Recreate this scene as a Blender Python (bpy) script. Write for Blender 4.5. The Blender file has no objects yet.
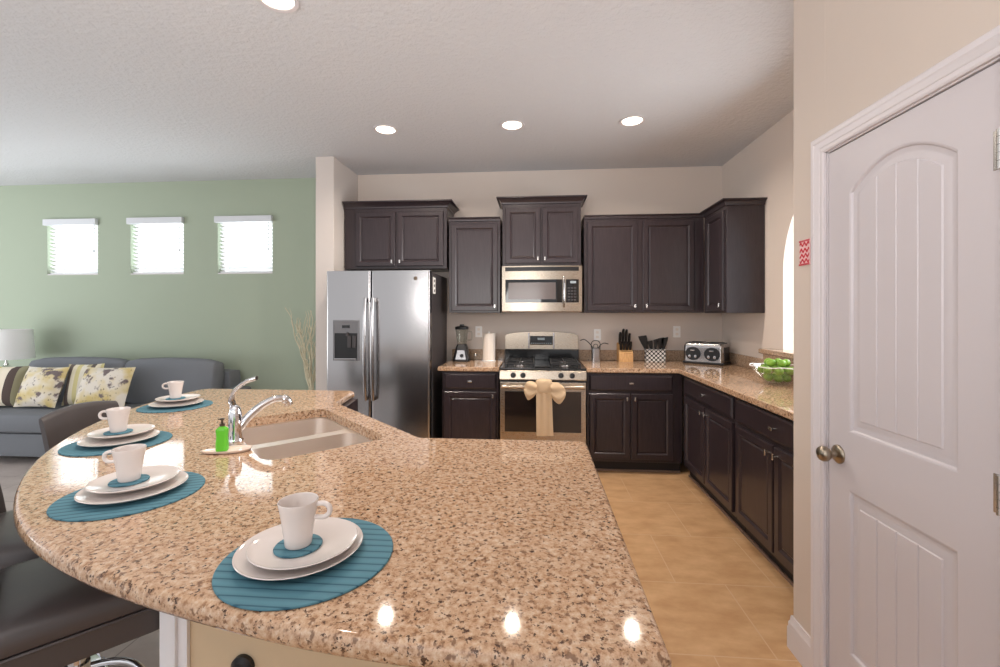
import bpy, bmesh, math, random
from mathutils import Vector, Matrix
random.seed(7)
PI = math.pi
scn = bpy.context.scene
COL = scn.collection

# ------------------------------------------------------------------ camera
cam_d = bpy.data.cameras.new('camera')
cam_d.sensor_width = 36.0
cam_d.lens = 15.984
cam_d.shift_y = -0.0195
cam_d.clip_start = 0.02
cam = bpy.data.objects.new('camera', cam_d)
COL.objects.link(cam)
cam.location = (0, 0, 1.40)
cam.rotation_euler = (PI / 2, 0, math.radians(4.5))
scn.camera = cam

# ------------------------------------------------------------------ world, exposure
w = bpy.data.worlds.new('world')
scn.world = w
w.use_nodes = True
bg = w.node_tree.nodes['Background']
bg.inputs['Color'].default_value = (0.96, 0.975, 1.0, 1)
bg.inputs['Strength'].default_value = 0.95
vs = scn.view_settings
vs.view_transform = 'Standard'
vs.look = 'None'
vs.exposure = 0.08
vs.gamma = 1.0
vs.use_curve_mapping = False
DOWN_W = 13.0          # watts of one recessed lamp

def area_light(name, loc, size, energy, col, target):
    d = bpy.data.lights.new(name, 'AREA')
    d.shape = 'RECTANGLE'; d.size, d.size_y = size
    d.energy = energy; d.color = col
    o = bpy.data.objects.new(name, d); COL.objects.link(o)
    o.location = loc
    o.rotation_euler = (Vector(target) - Vector(loc)).to_track_quat('-Z', 'Y').to_euler()
    return o

area_light('ceiling_fill', (-0.9, -0.9, 1.7), (2.0, 1.4), 80.0, (1.0, 0.97, 0.94), (-0.9, -0.3, 3.0))  # added fill lamp behind the camera, aimed up to brighten the ceiling
area_light('living_ceiling_fill', (-7.2, 1.8, 1.1), (2.2, 2.4), 90.0, (0.93, 0.97, 1.0), (-6.6, 3.1, 3.0))  # added uplight out of view at left, lifts the living room ceiling
area_light('garden_daylight', (-4.3, 6.3, 1.9), (7.0, 4.4), 1150.0, (0.97, 0.99, 1.0), (-4.3, 4.7, 2.0))
area_light('hall_daylight', (3.1, 2.9, 1.75), (1.7, 1.7), 110.0, (0.95, 0.98, 1.0), (1.9, 2.9, 1.75))

# ------------------------------------------------------------------ materials
def lin(c):
    r = []
    for v in c[:3]:
        v = v / 255.0
        r.append(v / 12.92 if v <= 0.04045 else ((v + 0.055) / 1.055) ** 2.4)
    return (r[0], r[1], r[2], 1.0)

def mat(name, rgb, rough=0.5, metal=0.0, spec=0.5, **kw):
    m = bpy.data.materials.new(name)
    m.use_nodes = True
    p = m.node_tree.nodes['Principled BSDF']
    p.inputs['Base Color'].default_value = lin(rgb)
    p.inputs['Roughness'].default_value = rough
    p.inputs['Metallic'].default_value = metal
    p.inputs['Specular IOR Level'].default_value = spec
    for k, v in kw.items():
        p.inputs[k.replace('_', ' ')].default_value = v
    return m

def nodes(m):
    nt = m.node_tree
    return nt, nt.nodes, nt.links, nt.nodes['Principled BSDF']

def tex_coord(m, scale=(1, 1, 1), rot=(0, 0, 0), loc=(0, 0, 0), out='Object'):
    nt, N, L, p = nodes(m)
    tc = N.new('ShaderNodeTexCoord'); mp = N.new('ShaderNodeMapping')
    mp.inputs['Scale'].default_value = scale
    mp.inputs['Rotation'].default_value = rot
    mp.inputs['Location'].default_value = loc
    L.new(tc.outputs[out], mp.inputs['Vector'])
    return mp.outputs['Vector']

def ramp(m, fac, stops, interp='LINEAR'):
    nt, N, L, p = nodes(m)
    r = N.new('ShaderNodeValToRGB'); r.color_ramp.interpolation = interp
    e = r.color_ramp.elements
    while len(e) < len(stops): e.new(0.5)
    for i, (pos, c) in enumerate(stops):
        e[i].position = pos; e[i].color = lin(c)
    L.new(fac, r.inputs['Fac'])
    return r.outputs['Color']

def noise(m, vec, scale, detail=3, rough=0.5):
    nt, N, L, p = nodes(m)
    n = N.new('ShaderNodeTexNoise')
    n.inputs['Scale'].default_value = scale; n.inputs['Detail'].default_value = detail
    n.inputs['Roughness'].default_value = rough
    L.new(vec, n.inputs['Vector'])
    return n.outputs['Fac']

def mixc(m, fac, a, b, mode='MIX'):
    nt, N, L, p = nodes(m)
    x = N.new('ShaderNodeMix'); x.data_type = 'RGBA'; x.blend_type = mode
    for sock, v in ((x.inputs[0], fac), (x.inputs[6], a), (x.inputs[7], b)):
        if isinstance(v, bpy.types.NodeSocket): L.new(v, sock)
        elif isinstance(v, (int, float)): sock.default_value = v
        else: sock.default_value = lin(v)
    return x.outputs[2]

def base(m, col):
    nt, N, L, p = nodes(m); L.new(col, p.inputs['Base Color'])

def bump(m, h, strength=0.3, dist=0.002):
    nt, N, L, p = nodes(m)
    b = N.new('ShaderNodeBump'); b.inputs['Strength'].default_value = strength
    b.inputs['Distance'].default_value = dist
    L.new(h, b.inputs['Height']); L.new(b.outputs['Normal'], p.inputs['Normal'])

M = {}
def paint(key, rgb, bs=0.12, sc=90, rough=0.75):
    m = mat(key, rgb, rough, 0, 0.3); v = tex_coord(m)
    bump(m, noise(m, v, sc, 3, 0.6), bs, 0.009 if bs > 0.5 else 0.003); M[key] = m
paint('ceiling_paint', (210, 210, 213), 1.0, 30, 0.85)
paint('kitchen_paint', (219, 206, 196))
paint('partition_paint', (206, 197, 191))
paint('green_paint', (164, 174, 155))
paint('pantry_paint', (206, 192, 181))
M['white_trim'] = mat('white_trim', (214, 207, 209), 0.35)
M['door_paint'] = mat('door_paint', (202, 195, 198), 0.38)
M['cream_wall'] = mat('cream_wall', (214, 192, 160), 0.6)

def granite(key, pal):
    m = mat(key, pal[0], 0.05, 0, 0.5)
    v = tex_coord(m)
    n1 = noise(m, v, 85, 4, 0.7)
    c = ramp(m, n1, [(0.36, pal[1]), (0.46, pal[0]), (0.56, pal[2]), (0.66, pal[3])])
    n2 = noise(m, v, 11, 2, 0.6)
    c = mixc(m, ramp(m, n2, [(0.35, (0, 0, 0)), (0.75, (120, 120, 120))]), c, pal[3])
    nt, N, L, p = nodes(m)
    n3 = noise(m, tex_coord(m, (1, 1, 1), (0, 0, 0.5), (3, 7, 1)), 80, 3, 0.78)
    sp = ramp(m, n3, [(0.575, (0, 0, 0)), (0.63, (255, 255, 255))])
    c = mixc(m, sp, c, pal[4])
    n4 = noise(m, tex_coord(m, (1, 1, 1), (0, 0, 1.1), (9, 2, 5)), 70, 2, 0.6)
    s4 = ramp(m, n4, [(0.575, (0, 0, 0)), (0.65, (235, 235, 235))])
    c = mixc(m, s4, c, pal[5])
    base(m, c); M[key] = m
granite('granite', [(186, 149, 117), (150, 111, 80), (198, 167, 138), (208, 184, 160), (76, 54, 42), (116, 84, 62)])
granite('granite_backsplash', [(176, 148, 122), (150, 120, 94), (190, 164, 140), (202, 180, 160), (104, 82, 66), (140, 122, 108)])

def tile(key, c1, c2, grout, size, offs, rough, spec=0.5):
    m = mat(key, c1, rough, 0, spec); nt, N, L, p = nodes(m)
    v = tex_coord(m, (1, 1, 1), (0, 0, 0), offs)
    b = N.new('ShaderNodeTexBrick'); L.new(v, b.inputs['Vector'])
    b.offset = 0.5; b.squash = 1.0
    b.inputs['Scale'].default_value = 1.0
    b.inputs['Brick Width'].default_value = size; b.inputs['Row Height'].default_value = size
    b.inputs['Mortar Size'].default_value = 0.003; b.inputs['Mortar Smooth'].default_value = 0.2
    b.inputs['Color1'].default_value = (0.42, 0.42, 0.42, 1); b.inputs['Color2'].default_value = (0.6, 0.6, 0.6, 1)
    b.inputs['Mortar'].default_value = (0.5, 0.5, 0.5, 1)
    n = noise(m, tex_coord(m, (1, 1.8, 1)), 5, 5, 0.6)
    c = ramp(m, n, [(0.33, c1), (0.68, c2)])
    c = mixc(m, 0.22, c, b.outputs['Color'], 'SOFT_LIGHT')
    c = mixc(m, b.outputs['Fac'], c, grout)
    base(m, c); M[key] = m
tile('tan_tile', (184, 142, 101), (209, 170, 128), (206, 174, 140), 0.50, (0.27, 0.12, 0), 0.33)
tile('pale_tile', (176, 164, 158), (196, 186, 180), (140, 128, 122), 0.46, (0.1, 0.2, 0), 0.3)

def espresso(key, rgb):
    m = mat(key, rgb, 0.28, 0, 0.5)
    n = noise(m, tex_coord(m, (14, 14, 1.2)), 6, 4, 0.6)
    base(m, ramp(m, n, [(0.3, rgb), (0.7, tuple(int(x * 1.25 + 3) for x in rgb))]))
    M[key] = m
espresso('espresso', (43, 35, 38))
M['toe_dark'] = mat('toe_dark', (30, 24, 24), 0.6)
M['shoe_wood'] = mat('shoe_wood', (122, 98, 84), 0.45)
M['lit_white_trim'] = mat('lit_white_trim', (238, 238, 242), 0.35)  # trim white lightened in colour to offset shade under the island top
M['nickel'] = mat('nickel', (205, 202, 198), 0.25, 1.0)
M['satin_nickel'] = mat('satin_nickel', (160, 148, 132), 0.28, 1.0)
M['chrome'] = mat('chrome', (225, 225, 228), 0.07, 1.0)
def steel(key, rgb, rough, sc):
    m = mat(key, rgb, rough, 1.0)
    n = noise(m, tex_coord(m, sc), 40, 3, 0.6)
    nt, N, L, p = nodes(m)
    r = N.new('ShaderNodeMapRange'); r.inputs['To Min'].default_value = rough - 0.06; r.inputs['To Max'].default_value = rough + 0.08
    L.new(n, r.inputs['Value']); L.new(r.outputs['Result'], p.inputs['Roughness'])
    M[key] = m
steel('steel', (174, 171, 171), 0.2, (1, 1, 30))
steel('warm_steel', (184, 171, 156), 0.27, (1, 1, 30))
steel('sink_steel', (232, 222, 214), 0.4, (30, 1, 1))
M['black_plastic'] = mat('black_plastic', (24, 23, 25), 0.35)
M['black_glass'] = mat('black_glass', (18, 17, 18), 0.05, 0, 0.6)
M['oven_glass'] = mat('oven_glass', (40, 32, 29), 0.06, 0, 0.7)
M['mw_window'] = mat('mw_window', (96, 86, 84), 0.2, 0, 0.6)
M['dark_grey'] = mat('dark_grey', (62, 58, 60), 0.45)
M['grey_plastic'] = mat('grey_plastic', (112, 112, 116), 0.4)
M['enamel'] = mat('enamel', (22, 22, 24), 0.15, 0, 0.6)
M['iron'] = mat('iron', (34, 34, 36), 0.5)
M['porcelain'] = mat('porcelain', (218, 208, 203), 0.08, 0, 0.55)
M['white_plastic'] = mat('white_plastic', (246, 243, 240), 0.4)
M['leather'] = mat('leather', (76, 70, 70), 0.38, 0, 0.6)
M['sofa_fabric'] = mat('sofa_fabric', (118, 121, 126), 0.9, 0, 0.2)
m = M['sofa_fabric']; bump(m, noise(m, tex_coord(m), 400, 2), 0.3, 0.002)
M['shade_fabric'] = mat('shade_fabric', (242, 242, 242), 0.85)
M['towel_cloth'] = mat('towel_cloth', (204, 177, 145), 0.95, 0, 0.1)
m = M['towel_cloth']; bump(m, noise(m, tex_coord(m), 300, 2), 0.5, 0.003)
M['paper'] = mat('paper', (240, 230, 220), 0.9, 0, 0.1)
M['wood'] = mat('wood', (214, 168, 112), 0.5)
m = M['wood']; base(m, ramp(m, noise(m, tex_coord(m, (6, 6, 1)), 20, 3), [(0.3, (196, 146, 92)), (0.7, (224, 180, 126))]))
M['dark_wood'] = mat('dark_wood', (58, 44, 38), 0.4)
M['lime'] = mat('lime', (122, 168, 52), 0.35)
m = M['lime']; base(m, ramp(m, noise(m, tex_coord(m), 22, 3), [(0.35, (98, 146, 40)), (0.7, (152, 190, 76))])); bump(m, noise(m, tex_coord(m), 160, 2), 0.2, 0.002)
M['twig'] = mat('twig', (206, 198, 172), 0.8)
M['ceramic_grey'] = mat('ceramic_grey', (150, 150, 146), 0.3)
M['tray_pink'] = mat('tray_pink', (236, 214, 200), 0.2)
M['red'] = mat('red', (196, 44, 60), 0.5)
M['pale_pink'] = mat('pale_pink', (232, 190, 190), 0.5)
M['brass_dark'] = mat('brass_dark', (110, 96, 84), 0.35, 1.0)
M['display_grey'] = mat('display_grey', (150, 160, 165), 0.4)

def teal(key, rot):
    m = mat(key, (72, 124, 142), 0.7, 0, 0.25); nt, N, L, p = nodes(m)
    wv = N.new('ShaderNodeTexWave'); wv.wave_type = 'BANDS'; wv.bands_direction = 'Y'
    L.new(tex_coord(m, (1, 1, 1), (0, 0, rot)), wv.inputs['Vector'])
    wv.inputs['Scale'].default_value = 14; wv.inputs['Distortion'].default_value = 0.25
    wv.inputs['Detail'].default_value = 1
    base(m, ramp(m, wv.outputs['Fac'], [(0.0, (44, 84, 102)), (0.10, (80, 122, 136)), (1.0, (86, 130, 144))]))
    bump(m, wv.outputs['Fac'], 0.25, 0.002); M[key] = m
teal('teal_mat', 0.0)

def clear(key, tint, alpha_gloss=0.08, rough=0.02):
    m = bpy.data.materials.new(key); m.use_nodes = True
    nt = m.node_tree; N = nt.nodes; L = nt.links; N.clear()
    out = N.new('ShaderNodeOutputMaterial'); mx = N.new('ShaderNodeMixShader')
    tr = N.new('ShaderNodeBsdfTransparent'); gl = N.new('ShaderNodeBsdfGlossy')
    lw = N.new('ShaderNodeLayerWeight'); lw.inputs['Blend'].default_value = 0.25
    fr = N.new('ShaderNodeMapRange'); fr.inputs['To Min'].default_value = 0.03; fr.inputs['To Max'].default_value = 0.5
    L.new(lw.outputs['Facing'], fr.inputs['Value'])
    tr.inputs['Color'].default_value = lin(tint); gl.inputs['Roughness'].default_value = rough
    L.new(fr.outputs[0], mx.inputs[0]); L.new(tr.outputs[0], mx.inputs[1]); L.new(gl.outputs[0], mx.inputs[2])
    L.new(mx.outputs[0], out.inputs[0]); M[key] = m
clear('pane_glass', (250, 253, 253))
clear('clear_glass', (246, 247, 245))
M['green_soap'] = mat('green_soap', (120, 222, 70), 0.08, 0, 0.6, Transmission_Weight=0.3, IOR=1.35)
m = bpy.data.materials.new('blind'); m.use_nodes = True; M['blind'] = m
nt = m.node_tree; mx = nt.nodes.new('ShaderNodeMixShader'); tl = nt.nodes.new('ShaderNodeBsdfTranslucent'); tl.inputs['Color'].default_value = (0.92, 0.93, 0.93, 1)
p_ = nt.nodes['Principled BSDF']; p_.inputs['Base Color'].default_value = (0.88, 0.88, 0.88, 1)
mx.inputs[0].default_value = 0.36
nt.links.new(p_.outputs[0], mx.inputs[1]); nt.links.new(tl.outputs[0], mx.inputs[2]); nt.links.new(mx.outputs[0], nt.nodes['Material Output'].inputs[0])
M['valance'] = mat('valance', (214, 216, 220), 0.5, 0, 0.3)
M['lamp_glow'] = mat('lamp_glow', (255, 245, 230), 0.5)
p_ = M['lamp_glow'].node_tree.nodes['Principled BSDF']
p_.inputs['Emission Color'].default_value = (1.0, 0.88, 0.70, 1); p_.inputs['Emission Strength'].default_value = 7.0

def stripes(key, cols, scale):
    m = mat(key, cols[0], 0.85, 0, 0.1); nt, N, L, p = nodes(m)
    v = tex_coord(m)
    s = N.new('ShaderNodeSeparateXYZ'); L.new(v, s.inputs[0])
    mm = N.new('ShaderNodeMath'); mm.operation = 'MULTIPLY_ADD'; mm.inputs[1].default_value = scale; mm.inputs[2].default_value = 0.5
    L.new(s.outputs['X'], mm.inputs[0])
    fr = N.new('ShaderNodeMath'); fr.operation = 'FRACT'; L.new(mm.outputs[0], fr.inputs[0])
    n = len(cols)
    base(m, ramp(m, fr.outputs[0], [(i / n, c) for i, c in enumerate(cols)], 'CONSTANT')); M[key] = m
stripes('stripe_bold', [(84, 70, 66), (196, 172, 70), (214, 192, 84), (228, 218, 196), (230, 220, 200), (92, 80, 76), (150, 146, 120)], 2.3)
stripes('stripe_fine', [(228, 220, 196), (212, 202, 150), (226, 220, 204), (180, 170, 140), (110, 100, 96)], 5.5)
def floral(key, seed):
    m = mat(key, (224, 214, 194), 0.85, 0, 0.1); nt, N, L, p = nodes(m)
    v = tex_coord(m, (1, 1, 1), (0, 0, 0), (seed, seed * 1.7, 0))
    a = noise(m, v, 7, 2, 0.5); b = noise(m, tex_coord(m, (1, 1, 1), (0, 0, 0), (seed + 5, 2, 0)), 9, 3, 0.6)
    c = ramp(m, a, [(0.42, (222, 214, 202)), (0.54, (216, 202, 166)), (0.66, (206, 186, 130))])
    c = mixc(m, ramp(m, b, [(0.56, (0, 0, 0)), (0.63, (255, 255, 255))]), c, (120, 108, 108))
    d = noise(m, v, 34, 2, 0.5)
    c = mixc(m, ramp(m, d, [(0.64, (0, 0, 0)), (0.68, (200, 200, 200))]), c, (70, 60, 62))
    base(m, c); M[key] = m
floral('floral', 2.0)
floral('floral_b', 6.3)

def lattice(key):
    m = mat(key, (24, 24, 26), 0.4); nt, N, L, p = nodes(m)
    v = tex_coord(m, (1, 1, 1), (-PI / 2, 0, PI / 4))
    vo = N.new('ShaderNodeTexVoronoi'); vo.voronoi_dimensions = '2D'; vo.inputs['Scale'].default_value = 34; vo.inputs['Randomness'].default_value = 0.0
    L.new(v, vo.inputs['Vector'])
    base(m, ramp(m, vo.outputs['Distance'], [(0.0, (232, 230, 228)), (0.40, (24, 24, 26))], 'CONSTANT')); M[key] = m
lattice('lattice')

# ------------------------------------------------------------------ mesh helpers
def BM(): return bmesh.new()

def merge(dst, src, mtx=None):
    if mtx is not None: bmesh.ops.transform(src, matrix=mtx, verts=src.verts)
    me = bpy.data.meshes.new('tmp'); src.to_mesh(me); src.free()
    dst.from_mesh(me); bpy.data.meshes.remove(me)

def box(bm, x0, x1, y0, y1, z0, z1, r=0.0, seg=2, mtx=None):
    t = BM()
    v = [t.verts.new((x, y, z)) for z in (z0, z1) for y in (y0, y1) for x in (x0, x1)]
    for f in ((0, 2, 3, 1), (4, 5, 7, 6), (0, 1, 5, 4), (2, 6, 7, 3), (0, 4, 6, 2), (1, 3, 7, 5)):
        t.faces.new([v[i] for i in f])
    if r > 0:
        bmesh.ops.bevel(t, geom=list(t.edges), offset=r, segments=seg, profile=0.5, affect='EDGES')
    merge(bm, t, mtx); return bm

def loft(bm, loops, cap0=True, cap1=True, closed=True):
    rings = [[bm.verts.new(p) for p in lp] for lp in loops]
    n = len(rings[0])
    for a, b in zip(rings, rings[1:]):
        for i in range(n if closed else n - 1):
            j = (i + 1) % n
            try: bm.faces.new((a[i], a[j], b[j], b[i]))
            except ValueError: pass
    if cap0: bm.faces.new(list(reversed(rings[0])))
    if cap1: bm.faces.new(rings[-1])
    return bm

def lathe(bm, prof, seg=32, c=(0, 0, 0), sx=1, sy=1):
    loops = [[(c[0] + r * sx * math.cos(2 * PI * i / seg), c[1] + r * sy * math.sin(2 * PI * i / seg), c[2] + z) for i in range(seg)] for r, z in prof]
    return loft(bm, loops)

def tube(bm, pts, rad, seg=10, closed=False):
    pts = [Vector(p) for p in pts]; n = len(pts)
    if not isinstance(rad, (list, tuple)): rad = [rad] * n
    loops = []; up = None
    for i, p in enumerate(pts):
        if closed: d = pts[(i + 1) % n] - pts[i - 1]
        else: d = pts[min(i + 1, n - 1)] - pts[max(i - 1, 0)]
        d.normalize()
        if up is None:
            up = Vector((0, 0, 1)) if abs(d.z) < 0.9 else Vector((1, 0, 0))
        s = d.cross(up).normalized(); up = s.cross(d).normalized()
        loops.append([p + (s * math.cos(2 * PI * k / seg) + up * math.sin(2 * PI * k / seg)) * rad[i] for k in range(seg)])
    if closed:
        loops.append(loops[0]); return loft(bm, loops, False, False)
    return loft(bm, loops)

def cyl(bm, a, b, r0, r1=None, seg=20):
    return tube(bm, [a, b], [r0, r0 if r1 is None else r1], seg)

def spline(pts, n=8):
    P = [Vector(p) for p in pts]; P = [2 * P[0] - P[1]] + P + [2 * P[-1] - P[-2]]
    out = []
    for i in range(1, len(P) - 2):
        for k in range(n):
            t = k / n
            out.append(0.5 * ((2 * P[i]) + (P[i + 1] - P[i - 1]) * t + (2 * P[i - 1] - 5 * P[i] + 4 * P[i + 1] - P[i + 2]) * t * t + (-P[i - 1] + 3 * P[i] - 3 * P[i + 1] + P[i + 2]) * t ** 3))
    out.append(P[-2]); return out

def offset_poly(poly, d):
    """move a counter-clockwise polygon inwards by d"""
    n = len(poly); out = []
    for i in range(n):
        a, b, c = Vector(poly[i - 1]), Vector(poly[i]), Vector(poly[(i + 1) % n])
        u = (b - a).normalized(); v = (c - b).normalized()
        n1 = Vector((-u.y, u.x)); n2 = Vector((-v.y, v.x))
        k = 1 + n1.dot(n2)
        q = b + (n1 + n2) * (d / max(k, 0.3))
        out.append((q.x, q.y))
    return out

def prism(bm, poly, z0, z1, mp=None):
    f = mp or (lambda x, y, z: (x, y, z))
    return loft(bm, [[f(x, y, z0) for x, y in poly], [f(x, y, z1) for x, y in poly]])

def fill_with_hole(bm, outer, hole, z):
    t = BM(); ed = []
    for lp in (outer, hole):
        vs_ = [t.verts.new((x, y, z)) for x, y in lp]
        ed += [t.edges.new((vs_[i], vs_[(i + 1) % len(vs_)])) for i in range(len(vs_))]
    bmesh.ops.triangle_fill(t, edges=ed, use_beauty=True)
    merge(bm, t)

def rrect(w, h, r, seg=5, cx=0, cy=0):
    out = []
    for sx, sy, a0 in ((1, 1, 0), (-1, 1, 90), (-1, -1, 180), (1, -1, 270)):
        for k in range(seg + 1):
            a = math.radians(a0 + 90 * k / seg)
            out.append((cx + sx * (w / 2 - r) + r * math.cos(a), cy + sy * (h / 2 - r) + r * math.sin(a)))
    return out

def cushion(bm, w, h, t, n=14, sharp=2.6, sag=0.0, ears=0.04):
    """a stuffed pillow lying in the XZ plane, thickness along Y"""
    def pt(i, j, s):
        u = -1 + 2 * i / n; v = -1 + 2 * j / n
        e = (1 - abs(u) ** sharp) * (1 - abs(v) ** sharp)
        k = 1 - ears * (1 - u * u) * 1.2; l = 1 - ears * (1 - v * v) * 1.2
        return (u * w / 2 * l, s * t / 2 * max(e, 0) ** 0.55, v * h / 2 * k - sag * (1 - u * u) * max(v, 0))
    F = {}; 
    for s in (-1, 1):
        for i in range(n + 1):
            for j in range(n + 1):
                if i in (0, n) or j in (0, n):
                    if (i, j, -1) in F: F[(i, j, s)] = F[(i, j, -1)]; continue
                F[(i, j, s)] = bm.verts.new(pt(i, j, s))
    for s in (-1, 1):
        for i in range(n):
            for j in range(n):
                q = [F[(i, j, s)], F[(i + 1, j, s)], F[(i + 1, j + 1, s)], F[(i, j + 1, s)]]
                bm.faces.new(q if s < 0 else list(reversed(q)))
    return bm

def puffbox(bm, x0, x1, y0, y1, z0, z1, r=0.04, puff=0.02, mtx=None):
    t = BM(); box(t, x0, x1, y0, y1, z0, z1)
    bmesh.ops.subdivide_edges(t, edges=list(t.edges), cuts=7, use_grid_fill=True)
    c = Vector(((x0 + x1) / 2, (y0 + y1) / 2, (z0 + z1) / 2)); hd = Vector(((x1 - x0) / 2, (y1 - y0) / 2, (z1 - z0) / 2))
    for v in t.verts:
        p = v.co - c
        q = Vector([max(-(hd[i] - r), min(hd[i] - r, p[i])) for i in range(3)])
        d = p - q
        if d.length > 0: d = d.normalized() * r
        u = [q[i] / hd[i] for i in range(3)]
        bul = Vector([puff * (1 if p[i] > 0 else -1) * (abs(p[i]) / hd[i] > 0.99) * (1 - u[(i + 1) % 3] ** 2) * (1 - u[(i + 2) % 3] ** 2) for i in range(3)])
        v.co = c + q + d + bul
    merge(bm, t, mtx); return bm

def finish(name, bm, material, parent=None, angle=38):
    bmesh.ops.recalc_face_normals(bm, faces=list(bm.faces))
    me = bpy.data.meshes.new(name); bm.to_mesh(me); bm.free()
    me.materials.append(M[material] if isinstance(material, str) else material)
    if angle:
        me.polygons.foreach_set('use_smooth', [True] * len(me.polygons))
        me.set_sharp_from_angle(angle=math.radians(angle))
    o = bpy.data.objects.new(name, me); COL.objects.link(o)
    if angle:
        wn = o.modifiers.new('weighted', 'WEIGHTED_NORMAL'); wn.keep_sharp = True; wn.weight = 100
    if parent is not None: o.parent = parent
    return o

def thing(name, label, cat, loc=(0, 0, 0), rot=0.0, group=None):
    o = bpy.data.objects.new(name, None); o.empty_display_size = 0.05
    COL.objects.link(o); o.location = loc; o.rotation_euler = (0, 0, rot)
    o['label'] = label; o['category'] = cat
    if group: o['group'] = group
    return o

def solo(name, bm, material, label, cat, loc=(0, 0, 0), rot=(0, 0, 0), group=None, angle=38):
    o = finish(name, bm, material, None, angle)
    o.location = loc; o.rotation_euler = rot if isinstance(rot, (tuple, list)) else (0, 0, rot)
    o['label'] = label; o['category'] = cat
    if group: o['group'] = group
    return o

def part(name, bm, material, parent, label=None, angle=38):
    o = finish(name, bm, material, parent, angle)
    if label: o['label'] = label
    return o

def struct(name, bm, material, parent=None, angle=38):
    o = finish(name, bm, material, parent, angle)
    if parent is None: o['kind'] = 'structure'
    return o

def kids(o): return [c for c in COL.objects if c.parent == o]
def dup(root, loc, rot, label):
    def cp(o, par):
        c = o.copy(); COL.objects.link(c)
        if par is not None: c.parent = par
        for k in kids(o):
            if k != c: cp(k, c)
        return c
    ch = kids(root)
    r = root.copy(); COL.objects.link(r)
    for k in ch: cp(k, r)
    r.location = loc; r.rotation_euler = rot if isinstance(rot, (tuple, list)) else (0, 0, rot)
    r['label'] = label
    return r

# ------------------------------------------------------------------ the room
CEIL = 2.90; WB = 4.66; WG = 4.72; XR = 1.89; XP = 1.075; YP = 1.945
b = BM(); box(b, -1.25, 3.2, -1.6, 4.9, -0.06, 0.0); struct('floor', b, 'tan_tile')
b = BM(); box(b, -8.5, -1.25, -1.6, 4.9, -0.06, 0.0); struct('floor_living', b, 'pale_tile')
b = BM(); box(b, -8.5, 2.9, -1.6, 4.9, CEIL, CEIL + 0.08); struct('ceiling', b, 'ceiling_paint')
b = BM(); box(b, -1.95, XR + 0.12, WB, WB + 0.14, 0, CEIL); struct('wall_back', b, 'kitchen_paint')
b = BM(); box(b, -2.085, -1.905, 4.08, WB + 0.1, 0, CEIL, 0.006); struct('wall_partition', b, 'partition_paint')

WIN = [(-5.635, -5.003), (-4.60, -3.956), (-3.55, -2.907)]; WZ0, WZ1 = 1.85, 2.465
b = BM(); xs = [-8.5] + [v for a in WIN for v in a] + [-2.0]
for i in range(0, len(xs), 2): box(b, xs[i], xs[i + 1], WG, WG + 0.14, 0, CEIL)
for a0, a1 in WIN:
    box(b, a0, a1, WG, WG + 0.14, 0, WZ0); box(b, a0, a1, WG, WG + 0.14, WZ1, CEIL)
struct('wall_living', b, 'green_paint')
b = BM(); box(b, -8.5, -2.09, WG - 0.014, WG - 0.0005, 0, 0.135, 0.004); struct('baseboard_living', b, 'white_trim')

# right wall with the arched pass-through
AY0, AY1, AZ0, AZS, AZT = 2.15, 3.55, 1.085, 1.72, 2.42
b = BM()
yz = lambda x, y, z: (z, x, y)
def yzbox(y0, y1, z0, z1): box(b, XR, XR + 0.13, y0, y1, z0, z1)
yzbox(YP - 0.1, AY0, 0, AZS); yzbox(AY1, WB, 0, AZS); yzbox(AY0, AY1, 0, AZ0)
arc = [(AY0 + (AY1 - AY0) / 2 * (1 - math.cos(PI * k / 24)), AZS + (AZT - AZS) * math.sin(PI * k / 24)) for k in range(25)]
top = [(YP - 0.1, AZS)] + arc + [(WB, AZS), (WB, CEIL), (YP - 0.1, CEIL)]
# split the arch piece in strips so that it stays convex
for (a0, b0), (a1, b1) in zip(arc, arc[1:]):
    loft(b, [[(x, a0, b0), (x, a1, b1), (x, a1, CEIL), (x, a0, CEIL)] for x in (XR, XR + 0.13)])
yzbox(YP - 0.1, AY0, AZS, CEIL); yzbox(AY1, WB, AZS, CEIL)
struct('wall_right', b, 'kitchen_paint', angle=30)

# pantry wall with a door opening
DY0, DY1, DZ = 1.113, 1.727, 1.992
b = BM()
box(b, XP, XP + 0.11, DY1 + 0.012, YP, 0, CEIL, 0.004); box(b, XP, XP + 0.11, -1.6, DY0 - 0.012, 0, CEIL)
box(b, XP, XP + 0.11, DY0 - 0.012, DY1 + 0.012, DZ + 0.012, CEIL)
box(b, XP + 0.1, XR + 0.02, YP - 0.1, YP, 0, CEIL)
struct('wall_pantry', b, 'pantry_paint')
b = BM()
def base_prof(t): return [(0.016, 0), (0.016, 0.085), (0.013, 0.092), (0.013, 0.108), (0.008, 0.118), (0.006, 0.138), (0, 0.138)]
pr = base_prof(0)
loft(b, [[(XP - d, 1.795, z) for d, z in pr] + [(XP, 1.795, 0)], [(XP - d, YP + d, z) for d, z in pr] + [(XP, YP, 0)], [(1.225, YP + d, z) for d, z in pr] + [(1.225, YP, 0)]])
struct('baseboard_pantry', b, 'white_trim', angle=25)

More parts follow.
